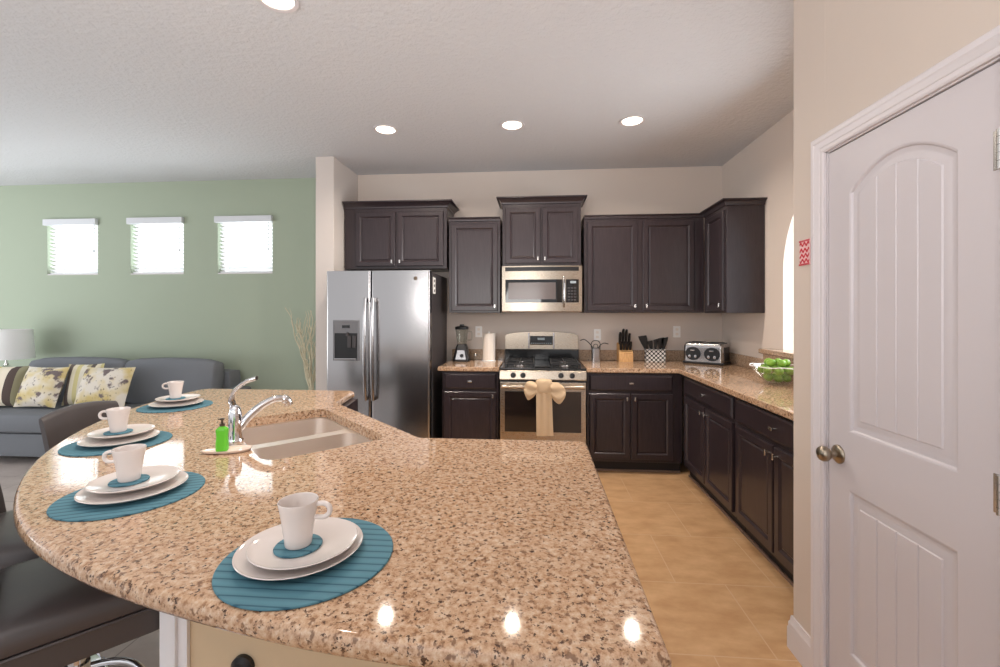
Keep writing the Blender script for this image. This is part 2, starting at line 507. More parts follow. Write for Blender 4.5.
# door casing: profile swept up, over and down
b = BM()
cp = [(0.0, 0.0), (0.0, 0.009), (0.006, 0.012), (0.018, 0.012), (0.022, 0.015), (0.036, 0.018), (0.042, 0.022), (0.056, 0.022), (0.062, 0.018), (0.062, 0.0)]
path = [(DY1 + 0.006, 0.0), (DY1 + 0.006, DZ + 0.006), (DY0 - 0.006, DZ + 0.006), (DY0 - 0.006, 0.0)]
dirs = [(1, 0), (1, 1), (-1, 1), (-1, 0)]
loft(b, [[(XP - h, py + o * dx, pz + o * dz) for o, h in cp] for (py, pz), (dx, dz) in zip(path, dirs)])
struct('trim_door', b, 'white_trim', angle=25)
b = BM()
box(b, XP + 0.001, XP + 0.10, DY1 + 0.001, DY1 + 0.011, 0, DZ + 0.01); box(b, XP + 0.001, XP + 0.10, DY0 - 0.011, DY0 - 0.001, 0, DZ + 0.01)
box(b, XP + 0.001, XP + 0.10, DY0 - 0.011, DY1 + 0.011, DZ + 0.001, DZ + 0.011)
struct('trim_jamb', b, 'white_trim')

# panelled door
def make_door():
    W = DY1 - DY0 - 0.006; Hh = DZ - 0.012
    root = thing('door_1', 'white two panel plank door with arched top panel', 'door', (XP + 0.004, DY1 - 0.003, 0.008))
    root['kind'] = 'structure'
    # local: u along -Y (0 at latch side), z up, depth along +X
    f = lambda u, z, d: (d, -u, z)
    b = BM()
    u0, u1 = 0.104, 0.500
    arcn = 16
    zs, zt = 1.812, 1.893
    upper = [(u0, 0.985), (u1, 0.985)] + [(u1 + (u0 - u1) * k / arcn, zs + (zt - zs) * 4 * (k / arcn) * (1 - k / arcn)) for k in range(arcn + 1)]
    lower = [(u0, 0.22), (u1, 0.22), (u1, 0.785), (u0, 0.785)]
    outer = [(0, 0), (W, 0), (W, Hh), (0, Hh)]
    t = BM(); ed = []
    for lp in (outer, upper, lower):
        v_ = [t.verts.new(f(u, z, 0.0)) for u, z in lp]
        ed += [t.edges.new((v_[i], v_[(i + 1) % len(v_)])) for i in range(len(v_))]
    bmesh.ops.triangle_fill(t, edges=ed, use_beauty=True)
    merge(b, t)
    loft(b, [[f(u, z, 0) for u, z in outer], [f(u, z, 0.035) for u, z in outer]], False, True)
    part('slab', b, 'door_paint', root, angle=20)
    for nm, poly in (('panel', upper), ('panel', lower)):
        b = BM()
        lps = [(0, 0), (0.006, 0.002), (0.010, 0.008), (0.022, 0.010), (0.030, 0.010), (0.044, 0.0052)]
        loft(b, [[f(u, z, d) for u, z in offset_poly(poly, o)] for o, d in lps], False, True)
        fld = offset_poly(poly, 0.046)
        def clip(pl, val, keep_gt):
            out = []
            for i in range(len(pl)):
                p, q = pl[i - 1], pl[i]
                pin = (p[0] >= val) == keep_gt; qin = (q[0] >= val) == keep_gt
                if pin != qin:
                    s = (val - p[0]) / (q[0] - p[0]); out.append((val, p[1] + s * (q[1] - p[1])))
                if qin: out.append(q)
            return out
        fu0, fu1 = u0 + 0.046, u1 - 0.046
        for k in range(4):
            a = fu0 + (fu1 - fu0) * k / 4; c = fu0 + (fu1 - fu0) * (k + 1) / 4
            pl = fld
            if k > 0: pl = clip(pl, a, True)
            if k < 3: pl = clip(pl, c, False)
            q = []
            for pt in pl:
                if not q or (abs(pt[0] - q[-1][0]) + abs(pt[1] - q[-1][1])) > 1e-4: q.append(pt)
            lp2 = [(0.0005, 0.0052), (0.0035, 0.0020)]
            loft(b, [[f(u, z, d) for u, z in offset_poly(q, o)] for o, d in lp2], False, True)
        part(nm, b, 'door_paint', root, angle=20)
    # knob
    b = BM()
    prof = [(0.0, 0), (0.033, 0), (0.033, 0.004), (0.028, 0.009), (0.012, 0.012), (0.011, 0.028), (0.020, 0.034), (0.027, 0.045), (0.027, 0.055), (0.022, 0.064), (0.010, 0.068), (0, 0.068)]
    lathe(b, [(max(r, 0.0004), z) for r, z in prof], 28)
    bmesh.ops.transform(b, matrix=Matrix.Translation((0, -0.052, 0.893)) @ Matrix.Rotation(-PI / 2, 4, 'Y'), verts=b.verts)
    part('knob', b, 'satin_nickel', root, 'round satin nickel knob', angle=50)
    for zc in (1.775, 0.972, 0.19):
        b = BM()
        box(b, -0.003, 0.001, -W - 0.001, -W + 0.018, zc - 0.046, zc + 0.046, 0.001)
        for k in range(5): cyl(b, (-0.007, -W - 0.002, zc - 0.046 + k * 0.0186), (-0.007, -W - 0.002, zc - 0.046 + k * 0.0186 + 0.0176), 0.0065, seg=12)
        part('hinge', b, 'nickel', root, 'silver butt hinge')
    b = BM(); box(b, 0.004, 0.012, 0.0, 0.004, 0.875, 0.935)
    part('strike_plate', b, 'satin_nickel', root)
make_door()

# windows and blinds
wl = ['nearest the lamp', 'middle one over the sofa', 'nearest the partition and twigs']
for i, (a0, a1) in enumerate(WIN):
    wr = thing('window_%d' % (i + 1), 'small square white framed window high on green wall, ' + wl[i], 'window', ((a0 + a1) / 2, WG, WZ0))
    wr['kind'] = 'structure'
    hw = (a1 - a0) / 2; hh = WZ1 - WZ0
    b = BM()
    for q in ((-hw, -hw + 0.035, 0, hh), (hw - 0.035, hw, 0, hh), (-hw + 0.035, hw - 0.035, 0, 0.035), (-hw + 0.035, hw - 0.035, hh - 0.035, hh)):
        box(b, q[0], q[1], 0.075, 0.125, q[2], q[3], 0.003)
    part('window_frame', b, 'white_trim', wr)
    b = BM(); box(b, -hw + 0.03, hw - 0.03, 0.098, 0.102, 0.03, hh - 0.03); part('pane', b, 'pane_glass', wr, angle=0)
    b = BM(); box(b, -hw + 0.001, hw - 0.001, 0.0, 0.075, -0.001, 0.012, 0.002); part('window_sill', b, 'white_trim', wr)
    br = thing('window_blind', ['white slatted blind on the high window nearest the lamp', 'white slatted blind on the middle high window over sofa', 'white slatted blind on the high window nearest the twigs'][i], 'blind', ((a0 + a1) / 2, WG, WZ0), 0, 'blinds on the high windows')
    b = BM(); box(b, -hw - 0.014, hw + 0.008, -0.042, -0.002, hh - 0.045, hh + 0.025, 0.004); part('valance', b, 'valance', br)
    b = BM(); n = 13
    for k in range(n):
        z = 0.055 + (hh - 0.11) * k / (n - 1)
        box(b, -hw + 0.012, hw - 0.012, -0.022, 0.022, -0.0012, 0.0012, mtx=Matrix.Translation((0, 0.035, z)) @ Matrix.Rotation(math.radians(-26), 4, 'X'))
    part('slats', b, 'blind', br, angle=0)
    b = BM(); box(b, -hw + 0.012, hw - 0.012, 0.02, 0.05, 0.016, 0.032, 0.003); part('bottom_rail', b, 'blind', br)
    for sx in (-0.72, 0.72):
        b = BM(); tube(b, [(sx * hw, 0.035, 0.03), (sx * hw, 0.035, hh - 0.04)], 0.0012, 6); part('ladder_cord', b, 'blind', br)
    b = BM(); tube(b, [(hw - 0.05, 0.005, hh - 0.04), (hw - 0.052, 0.004, hh - 0.33)], 0.002, 6); lathe(b, [(0.002, 0), (0.007, 0.008), (0.005, 0.03), (0.002, 0.034)], 10, (hw - 0.052, 0.004, hh - 0.36))
    part('pull_cord', b, 'grey_plastic', br)

# recessed ceiling lamps
lspots = [(-1.21, 3.525, 'recessed ceiling downlight over the refrigerator, leftmost of the back row'), (-0.18, 3.52, 'recessed ceiling downlight in middle of the back row, above the range'), (0.752, 3.515, 'recessed ceiling downlight rightmost of the back row, above the corner cabinets'), (-1.222, 2.017, 'recessed ceiling downlight at the top edge, above the sink')]
lamp0 = None
for x, y, lb in lspots:
    if lamp0 is None:
        lamp0 = thing('ceiling_downlight', lb, 'ceiling light', (x, y, CEIL), 0, 'recessed kitchen downlights')
        b = BM(); lathe(b, [(0.082, 0.0), (0.098, -0.002), (0.096, -0.008), (0.078, -0.006), (0.074, 0.0)], 40); part('trim_ring', b, 'white_trim', lamp0)
        b = BM(); lathe(b, [(0.001, -0.004), (0.075, -0.002)], 40); part('lens', b, 'lamp_glow', lamp0, 'glowing warm white lens')
    else:
        dup(lamp0, (x, y, CEIL), 0, lb)
for x, y in [(s[0], s[1]) for s in lspots]:
    d = bpy.data.lights.new('downlight_beam', 'AREA'); d.shape = 'DISK'; d.size = 0.075
    d.energy = DOWN_W; d.color = (1.0, 0.88, 0.76); d.spread = math.radians(150)
    o = bpy.data.objects.new('downlight_beam', d); COL.objects.link(o); o.location = (x, y, CEIL - 0.02)

# ------------------------------------------------------------------ cabinets
def panel_front(w_, h_, t=0.021, fr=0.046):
    b = BM()
    R = lambda i: [(i, i), (w_ - i, i), (w_ - i, h_ - i), (i, h_ - i)]
    prof = [(0, 0), (0, -t + 0.004), (0.004, -t), (fr - 0.004, -t), (fr, -t + 0.003), (fr + 0.008, -t + 0.011), (fr + 0.013, -t + 0.012), (fr + 0.022, -t + 0.007)]
    loft(b, [[(x, y, z) for x, z in R(i)] for i, y in prof]); return b
def slab_front(w_, h_, t=0.021):
    b = BM()
    R = lambda i: [(i, i), (w_ - i, i), (w_ - i, h_ - i), (i, h_ - i)]
    loft(b, [[(x, y, z) for x, z in R(i)] for i, y in [(0, 0), (0, -t + 0.009), (0.004, -t + 0.006), (0.014, -t)]]); return b
def pull(horizontal):
    b = BM()
    a, c = (0.019, 0.008) if horizontal else (0.008, 0.018)
    box(b, -a, a, -0.026, -0.016, -c, c, 0.003); cyl(b, (0, -0.02, 0), (0, 0.0, 0), 0.005, seg=10)
    return b

def cabinet(name, label, loc, rot, w_, d_, z0, z1, doors=(), drawers=(), toe=0.0, crown=None, group=None):
    root = thing(name, label, 'cabinet', loc, rot, group)
    b = BM(); box(b, 0, w_, 0, d_, z0 + toe, z1, 0.002, 1); part('body', b, 'espresso', root)
    if toe:
        b = BM(); box(b, 0.002, w_ - 0.002, 0.052, d_ - 0.02, z0, z0 + toe); part('toe_kick', b, 'toe_dark', root)
        b = BM(); box(b, 0.002, w_ - 0.002, 0.038, 0.0515, z0, z0 + 0.02, 0.004); part('shoe_moulding', b, 'shoe_wood', root, 'thin brown shoe moulding')
    for (x0, x1, a, c, kx, kz) in doors:
        o = part('door', panel_front(x1 - x0, c - a), 'espresso', root, angle=25); o.location = (x0, -0.0005, a)
        k = part('knob', pull(False), 'nickel', o, 'small silver pull'); k.location = (kx - x0, -0.021, kz - a)
    for (x0, x1, a, c) in drawers:
        o = part('drawer', slab_front(x1 - x0, c - a), 'espresso', root, angle=25); o.location = (x0, -0.0005, a)
        k = part('knob', pull(True), 'nickel', o, 'small silver pull'); k.location = ((x1 - x0) / 2, -0.021, (c - a) / 2)
    if crown:
        hgt, ext, l, r = crown
        b = BM()
        prof = [(0.0, z1 - 0.004), (0.008, z1), (0.010, z1 + hgt * 0.22), (ext * 0.45, z1 + hgt * 0.55), (ext * 0.85, z1 + hgt * 0.78), (ext, z1 + hgt * 0.82), (ext, z1 + hgt)]
        loft(b, [[(-e * l, -e, z), (w_ + e * r, -e, z), (w_ + e * r, d_, z), (-e * l, d_, z)] for e, z in prof]); part('crown', b, 'espresso', root, angle=25)
    return root
UY = 4.292; UD = WB - UY - 0.003
cabinet('wall_cabinet', 'dark wide two door wall cabinet above the refrigerator', (-1.888, UY, 0), 0, 1.028, UD, 1.845, 2.445,
        [(0.115, 0.515, 1.872, 2.405, 0.488, 1.915), (0.54, 0.995, 1.872, 2.405, 0.568, 1.915)], crown=(0.062, 0.062, 0, 1))
cabinet('wall_cabinet', 'dark narrow single door wall cabinet over blender and paper towels', (-0.838, UY, 0), 0, 0.502, UD, 1.412, 2.305,
        [(0.025, 0.477, 1.432, 2.275, 0.452, 1.475)], crown=(0.036, 0.02, 0, 0))
cabinet('wall_cabinet', 'dark two door wall cabinet above the microwave', (-0.314, UY - 0.0, 0), 0, 0.752, UD, 1.862, 2.462,
        [(0.03, 0.366, 1.888, 2.42, 0.342, 1.93), (0.386, 0.722, 1.888, 2.42, 0.41, 1.93)], crown=(0.062, 0.055, 1, 1))
cabinet('wall_cabinet', 'dark tall two door wall cabinet right of the microwave', (0.468, UY, 0), 0, 1.108, UD, 1.412, 2.305,
        [(0.028, 0.495, 1.432, 2.275, 0.468, 1.475), (0.548, 1.015, 1.432, 2.275, 0.575, 1.475)], crown=(0.036, 0.02, 0, 0))
cc = cabinet('wall_cabinet', 'dark corner wall cabinet facing left with plain grey end panel', (1.58, 4.289, 0), -PI / 2, 0.472, 0.307, 1.408, 2.302,
        [(0.085, 0.45, 1.43, 2.265, 0.42, 1.475)], crown=(0.048, 0.042, 0, 1))
b = BM(); box(b, 0.4725, 0.476, 0.006, 0.301, 1.412, 2.296, 0.001); part('end_panel', b, 'espresso', cc)

BF = 3.975; BD = WB - BF - 0.003
cabinet('base_cabinet', 'dark base cabinet with one drawer and one door left of the range', (-0.838, BF, 0), 0, 0.513, BD, 0, 0.884,
        [(0.022, 0.492, 0.13, 0.70, 0.462, 0.665)], [(0.022, 0.492, 0.725, 0.866)], toe=0.1)
cabinet('base_cabinet', 'dark base cabinet with wide drawer over two doors right of the range', (0.456, BF, 0), 0, 0.822, BD, 0, 0.884,
        [(0.022, 0.372, 0.13, 0.70, 0.345, 0.66), (0.386, 0.738, 0.13, 0.70, 0.413, 0.66)], [(0.022, 0.738, 0.725, 0.866)], toe=0.1)
for lb, y0, wd, pr_ in (('dark base cabinet of the right run nearest the inner corner, drawer over two doors', 3.94, 1.008, (0.072, 0.515, 0.53, 0.985)), ('dark base cabinet of the right run closest to the pantry wall', 2.93, 0.972, (0.03, 0.462, 0.478, 0.942))):
    cabinet('base_cabinet', lb, (1.2785, y0, 0), -PI / 2, wd, XR - 1.2785 - 0.003, 0, 0.884,
            [(pr_[0], pr_[1], 0.13, 0.70, pr_[1] - 0.03, 0.655), (pr_[2], pr_[3], 0.13, 0.70, pr_[2] + 0.03, 0.655)], [(pr_[0], pr_[3], 0.725, 0.866)], toe=0.1)

# ------------------------------------------------------------------ worktops
CT = 0.925; CB = 0.8845
def slab(poly, z0, z1, r=0.008):
    b = BM()
    loft(b, [[(x, y, z) for x, y in offset_poly(poly, o)] for o, z in ((r, z0), (0.002, z0 + 0.004), (0, z0 + r), (0, z1 - r), (r * 0.3, z1 - r * 0.3), (r, z1))]); return b
t = thing('countertop', 'short granite countertop left of the range under the blender', 'countertop', (0, 0, 0))
part('top', slab([(-0.872, 3.945), (-0.318, 3.945), (-0.318, WB - 0.002), (-0.872, WB - 0.002)], CB, CT), 'granite', t)
b = BM(); box(b, -0.872, -0.318, WB - 0.024, WB - 0.002, CT + 0.0005, CT + 0.105, 0.003); part('backsplash', b, 'granite_backsplash', t)
t = thing('countertop', 'L shaped granite countertop under the toaster and lime bowl', 'countertop', (0, 0, 0))
part('top', slab([(0.452, 3.945), (1.232, 3.945), (1.232, YP + 0.004), (XR - 0.002, YP + 0.004), (XR - 0.002, WB - 0.002), (0.452, WB - 0.002)], CB, CT), 'granite', t)
b = BM(); box(b, 0.452, XR - 0.002, WB - 0.024, WB - 0.002, CT + 0.0005, CT + 0.105, 0.003); box(b, XR - 0.024, XR - 0.002, YP + 0.02, WB - 0.024, CT + 0.0005, CT + 0.105, 0.003)
part('backsplash', b, 'granite_backsplash', t)
t = thing('pass_through_ledge', 'raised granite ledge across the arched opening behind the lime bowl', 'ledge', (0, 0, 0))
part('top', slab([(XR - 0.105, AY0 - 0.14), (XR - 0.001, AY0 - 0.14), (XR - 0.001, AY0 + 0.002), (XR + 0.2, AY0 + 0.002), (XR + 0.2, AY1 - 0.002), (XR - 0.001, AY1 - 0.002), (XR - 0.001, AY1 + 0.16), (XR - 0.105, AY1 + 0.16)], AZ0 + 0.0005, AZ0 + 0.04), 'granite_backsplash', t)
b = BM(); box(b, XR - 0.09, XR - 0.026, AY0 - 0.12, AY1 + 0.12, CT + 0.0008, AZ0, 0.003); part('riser', b, 'granite_backsplash', t)

# ------------------------------------------------------------------ island
IT = 0.914; IB = 0.874
IC = (-0.02, 2.735); IR = 2.147
outline = []
# outer arc, from far left corner round to the near right corner (counter-clockwise)
a0 = math.radians(181.5); a1 = math.radians(270)
for k in range(49):
    a = a0 + (a1 - a0) * k / 48
    q_ = min(max((math.degrees(a) - 234) / 24, 0), 1)
    rr = IR - 0.044 * q_ * q_ * (3 - 2 * q_)
    outline.append((IC[0] + rr * math.cos(a), IC[1] + rr * math.sin(a)))
outline += [(0.105, 0.633), (0.172, 0.638), (0.196, 0.657)]
outline += [(0.197, 1.70), (0.187, 1.722), (0.165, 1.73)]
outline += [(-0.449, 1.727), (-1.085, 2.372), (-1.128, 2.70), (-1.14, 2.73), (-1.17, 2.745)]
outline += [(-2.12, 2.745), (-2.157, 2.725)]
SC = Vector((-0.985, 1.80)); SA = math.radians(135)
def sk(u, v):                   # sink frame: u along the long side, v towards the stools
    return (SC.x + u * math.cos(SA) - v * math.sin(SA), SC.y + u * math.sin(SA) + v * math.cos(SA))
SL, SW = 0.72, 0.44
hole = [sk(u, v) for u, v in rrect(SL, SW, 0.06)]
isl = thing('island_countertop', 'large curved polished granite island top with a cut out for the sink', 'countertop', (0, 0, 0))
b = BM()
prof = ((0.016, IB), (0.005, IB + 0.004), (0.0, IB + 0.013), (0.0, IT - 0.014), (0.004, IT - 0.005), (0.014, IT))
loft(b, [[(x, y, z) for x, y in offset_poly(outline, o)] for o, z in prof], False, False)
fill_with_hole(b, offset_poly(outline, prof[-1][0]), hole, IT); fill_with_hole(b, offset_poly(outline, prof[0][0]), hole, IB)
loft(b, [[(x, y, IT) for x, y in hole], [(x, y, IB) for x, y in hole]], False, False)
bmesh.ops.remove_doubles(b, verts=list(b.verts), dist=0.0003)
part('top', b, 'granite', isl, angle=45)

ib = thing('kitchen_island', 'cream painted island knee wall with dark cabinets on its kitchen side', 'island', (0, 0, 0))
fw = [(0.155, 1.13), (0.155, 1.24), (-0.935, 1.24), (-1.49, 1.985), (-1.49, 2.675), (-1.60, 2.675), (-1.60, 1.95), (-0.99, 1.13)]
b = BM(); prism(b, fw, 0.0, IB - 0.0005); part('knee_wall', b, 'cream_wall', ib, angle=20)
kc = [(0.15, 1.2405), (0.15, 1.69), (-0.43, 1.69), (-1.05, 2.33), (-1.10, 2.69), (-1.4895, 2.69), (-1.4895, 1.986), (-0.934, 1.2405)]
b = BM(); loft(b, [[(x, y, 0.1) for x, y in kc], [(x, y, 0.66) for x, y in kc]], True, True)
kc2 = [(0.15, 1.2405), (0.15, 1.69), (-0.43, 1.69), (-0.36, 1.2405)]
prism(b, kc2, 0.66, IB - 0.0005)
loft(b, [[(x, y, z) for x, y in ((-0.432, 1.69), (-1.05, 2.33), (-1.065, 2.315), (-0.446, 1.675))] for z in (0.66, IB - 0.0005)])
prism(b, [(-1.05, 2.33), (-1.10, 2.69), (-1.4895, 2.69), (-1.4895, 2.34)], 0.66, IB - 0.0005)
box(b, -1.61, -1.4896, 2.6755, 2.69, 0.0, IB - 0.0005)
part('cabinet_body', b, 'espresso', ib, 'dark kitchen side cabinets', angle=20)
b = BM()
P0 = Vector((-1.06, 1.13)); 
for q in ([(-1.006, 1.118), (-0.928, 1.118), (-0.928, 1.129), (-0.991, 1.129), (-1.034, 1.190), (-1.046, 1.184)],): prism(b, q, 0.0, IB - 0.001)
prism(b, [(-0.982, 1.108), (-0.954, 1.108), (-0.954, 1.118), (-0.982, 1.118)], 0.0, IB - 0.001)
part('corner_trim', b, 'lit_white_trim', ib, 'white corner trim', angle=20)
b = BM()
lathe(b, [(0.0005, 0), (0.030, 0), (0.030, 0.012), (0.02, 0.022), (0.0005, 0.024)], 24)
bmesh.ops.transform(b, matrix=Matrix.Translation((-0.775, 1.1295, 0.462)) @ Matrix.Rotation(PI / 2, 4, 'X'), verts=b.verts)
part('button', b, 'black_plastic', ib, 'round black fitting on the cream wall')

# sink
sr = thing('double_sink', 'stainless double bowl undermount sink set diagonally in the island', 'sink', (SC.x, SC.y, IB), SA)
b = BM()
rim = rrect(SL + 0.04, SW + 0.04, 0.07)
bowls = []
for s in (-1, 1):
    cx = s * (SL / 4 + 0.004)
    bowls.append([rrect(SL / 2 - 0.05, SW - 0.014, 0.055, 6, cx, 0), rrect(SL / 2 - 0.062, SW - 0.03, 0.06, 6, cx, 0), rrect(SL / 2 - 0.10, SW - 0.07, 0.05, 6, cx, 0), rrect(0.05, 0.05, 0.0249, 6, cx, 0)])
t = BM(); ed = []
for lp, zz in ((rim, -0.001), (bowls[0][0], -0.001), (bowls[1][0], -0.001)):
    v_ = [t.verts.new((x, y, zz)) for x, y in lp]; ed += [t.edges.new((v_[i], v_[(i + 1) % len(v_)])) for i in range(len(v_))]
bmesh.ops.triangle_fill(t, edges=ed, use_beauty=True); merge(b, t)
for lp in bowls:
    loft(b, [[(x, y, z) for x, y in l] for l, z in zip(lp, (-0.001, -0.17, -0.19, -0.195))], False, True)
bmesh.ops.remove_doubles(b, verts=list(b.verts), dist=0.0002)
part('basin', b, 'sink_steel', sr, angle=50)
for s in (-1, 1):
    b = BM(); lathe(b, [(0.0005, -0.1925), (0.03, -0.1925), (0.042, -0.189), (0.04, -0.187), (0.028, -0.190), (0.0006, -0.190)], 24, (s * (SL / 4 + 0.004), 0, 0)); part('drain', b, 'chrome', sr)

# faucet: base frame pointing to the middle of the sink
fx, fy = sk(-0.016, 0.243)
fa = thing('kitchen_faucet', 'chrome single lever kitchen faucet beside the island sink', 'faucet', (fx, fy, IT), math.radians(45))
b = BM(); lathe(b, [(0.0005, 0), (0.030, 0), (0.030, 0.006), (0.026, 0.012), (0.024, 0.05), (0.0235, 0.10), (0.019, 0.125), (0.008, 0.137), (0.0005, 0.138)], 28); part('body', b, 'chrome', fa, angle=50)
b = BM()
sp = spline([(0.012, 0, 0.045), (0.045, 0, 0.085), (0.09, 0, 0.122), (0.135, 0, 0.142), (0.168, 0, 0.141), (0.186, 0, 0.130), (0.192, 0, 0.112)], 6)
tube(b, sp, [0.017 - 0.004 * min(i / 18, 1) + (0.004 if i > 24 else 0) for i in range(len(sp))], 16); part('spout', b, 'chrome', fa, angle=60)
b = BM()
hp = spline([(-0.004, 0.004, 0.125), (-0.012, 0.0, 0.165), (0.002, -0.012, 0.200), (0.034, -0.032, 0.228), (0.064, -0.048, 0.240)], 6)
loft(b, [[Vector(p) + Vector((0.7 * k0, 0.7 * k0, 0)) * r0 + Vector((0, 0, 1)) * (k1 * 0.009) for k0, k1 in ((1, 0), (0.7, 0.7), (0, 1), (-0.7, 0.7), (-1, 0), (-0.7, -0.7), (0, -1), (0.7, -0.7))] for p, r0 in zip(hp, [0.021 - 0.010 * i / (len(hp) - 1) for i in range(len(hp))])])
part('lever', b, 'chrome', fa, angle=60)

# soap bottle on its little tray
t = solo('spoon_rest_tray', BM() if False else loft(BM(), [[(x * k, y * k, z) for x, y in [(0.105 * math.cos(a) * (1.0 if math.cos(a) > -0.2 else 1.15), 0.048 * math.sin(a) * (1.0 - 0.35 * math.cos(a + PI))) for a in [2 * PI * i / 36 for i in range(36)]]] for k, z in ((0.80, 0.0), (0.93, 0.003), (1.0, 0.010), (0.96, 0.010), (0.85, 0.005), (0.4, 0.004))]), 'tray_pink', 'pale pink leaf shaped tray holding the green soap bottle', 'tray', (-1.078, 1.487, IT + 0.0005), math.radians(22))
t.scale = (0.72, 0.75, 1)
so = thing('soap_bottle', 'small bottle of bright green dish soap with pump top', 'soap bottle', (-1.098, 1.482, IT + 0.0055), 0.3)
so.scale = (0.76, 0.8, 0.88)
b = BM(); loft(b, [[(x, y, z) for x, y in rrect(0.050 * k, 0.036 * k, 0.012 * k)] for k, z in ((0.9, 0), (1, 0.004), (1.0, 0.03), (0.90, 0.055), (1.0, 0.078), (0.98, 0.086), (0.6, 0.094), (0.35, 0.098))]); part('bottle', b, 'green_soap', so)
b = BM(); lathe(b, [(0.011, 0.0985), (0.011, 0.108), (0.005, 0.110), (0.005, 0.122), (0.010, 0.123), (0.010, 0.129), (0.001, 0.130)], 16); box(b, -0.018, 0.0, -0.004, 0.004, 0.123, 0.129, 0.002); part('pump', b, 'brass_dark', so, 'brownish pump top')

# ------------------------------------------------------------------ place settings
mats = [(-0.450, 0.855), (-1.083, 1.118), (-1.563, 1.555), (-1.882, 2.195)]
cups = [(-0.463, 0.838, 10), (-1.103, 1.128, 195), (-1.60, 1.59, 200), (-1.932, 2.25, 200)]
where = ['nearest the camera', 'second from the camera', 'third from the camera', 'farthest, by the sofa end']
pm0 = dp0 = sp0 = co0 = cu0 = None
def ellip(prof, seg, sx=1.0, sy=1.0):
    b = BM(); lathe(b, [(max(r, 0.0004), z) for r, z in prof], seg, (0, 0, 0), sx, sy); return b
for i, ((mx, my), (ux, uy, ur)) in enumerate(zip(mats, cups)):
    rz = math.radians([0, 25, 40, 60][i])
    lb = ['round teal ribbed placemat ', 'large white dinner plate on the teal placemat ', 'smaller white plate stacked on the dinner plate ', 'little round teal coaster under the mug ', 'white mug with handle standing at the place setting ']
    wz = IT + 0.0006
    px, py = mx - 0.020 * (i == 0), my + 0.006
    zs_ = [wz, wz + 0.0045, wz + 0.0206, wz + 0.0296, wz + 0.0341]
    cx_, cy_ = ux, uy
    if pm0 is None:
        pm0 = solo('placemat', ellip([(0, 0), (0.163, 0), (0.1635, 0.002), (0.162, 0.004), (0, 0.004)], 64), 'teal_mat', lb[0] + where[i], 'placemat', (mx, my, zs_[0]), rz, 'teal placemats on the island')
        dp0 = solo('dinner_plate', ellip([(0, 0), (0.07, 0.0), (0.075, 0.002), (0.112, 0.010), (0.1195, 0.0155), (0.1185, 0.017), (0.110, 0.0135), (0.08, 0.0095), (0, 0.0085)], 64), 'porcelain', lb[1] + where[i], 'plate', (px, py, zs_[1]), rz, 'dinner plates on the island', 60)
        sp0 = solo('side_plate', ellip([(0, 0), (0.055, 0.0), (0.06, 0.0015), (0.094, 0.009), (0.101, 0.014), (0.100, 0.0155), (0.09, 0.0115), (0.062, 0.008), (0, 0.0072)], 64), 'porcelain', lb[2] + where[i], 'plate', (cx_ + 0.006, cy_ + 0.012, zs_[2]), rz, 'side plates on the island', 60)
        co0 = solo('coaster', ellip([(0, 0), (0.044, 0), (0.0445, 0.002), (0.043, 0.004), (0, 0.004)], 40), 'teal_mat', lb[3] + where[i], 'coaster', (cx_, cy_, zs_[3]), rz, 'teal coasters under the mugs')
        cu0 = thing('mug', lb[4] + where[i], 'mug', (cx_, cy_, zs_[4]), math.radians(ur), 'white mugs on the island'); cu0.scale = (1, 1, 0.91)
        b = BM(); lathe(b, [(0.0005, 0.0), (0.0235, 0.0), (0.025, 0.003), (0.0265, 0.02), (0.031, 0.055), (0.036, 0.086), (0.0375, 0.094), (0.0365, 0.0955), (0.0345, 0.093), (0.029, 0.055), (0.024, 0.012), (0.0005, 0.010)], 40); part('cup', b, 'porcelain', cu0, angle=60)
        b = BM(); tube(b, spline([(0.033, 0, 0.085), (0.048, 0, 0.086), (0.058, 0, 0.079), (0.059, 0, 0.066), (0.050, 0, 0.057), (0.031, 0, 0.057)], 5), 0.0052, 10); part('handle', b, 'porcelain', cu0, angle=60)
    else:
        dup(pm0, (mx, my, zs_[0]), rz, lb[0] + where[i]); dup(dp0, (px, py, zs_[1]), rz, lb[1] + where[i]); dup(sp0, (cx_ + 0.008, cy_ + 0.008, zs_[2]), rz, lb[2] + where[i])
        dup(co0, (cx_, cy_, zs_[3]), rz, lb[3] + where[i]); dup(cu0, (cx_, cy_, zs_[4]), math.radians(ur), lb[4] + where[i])

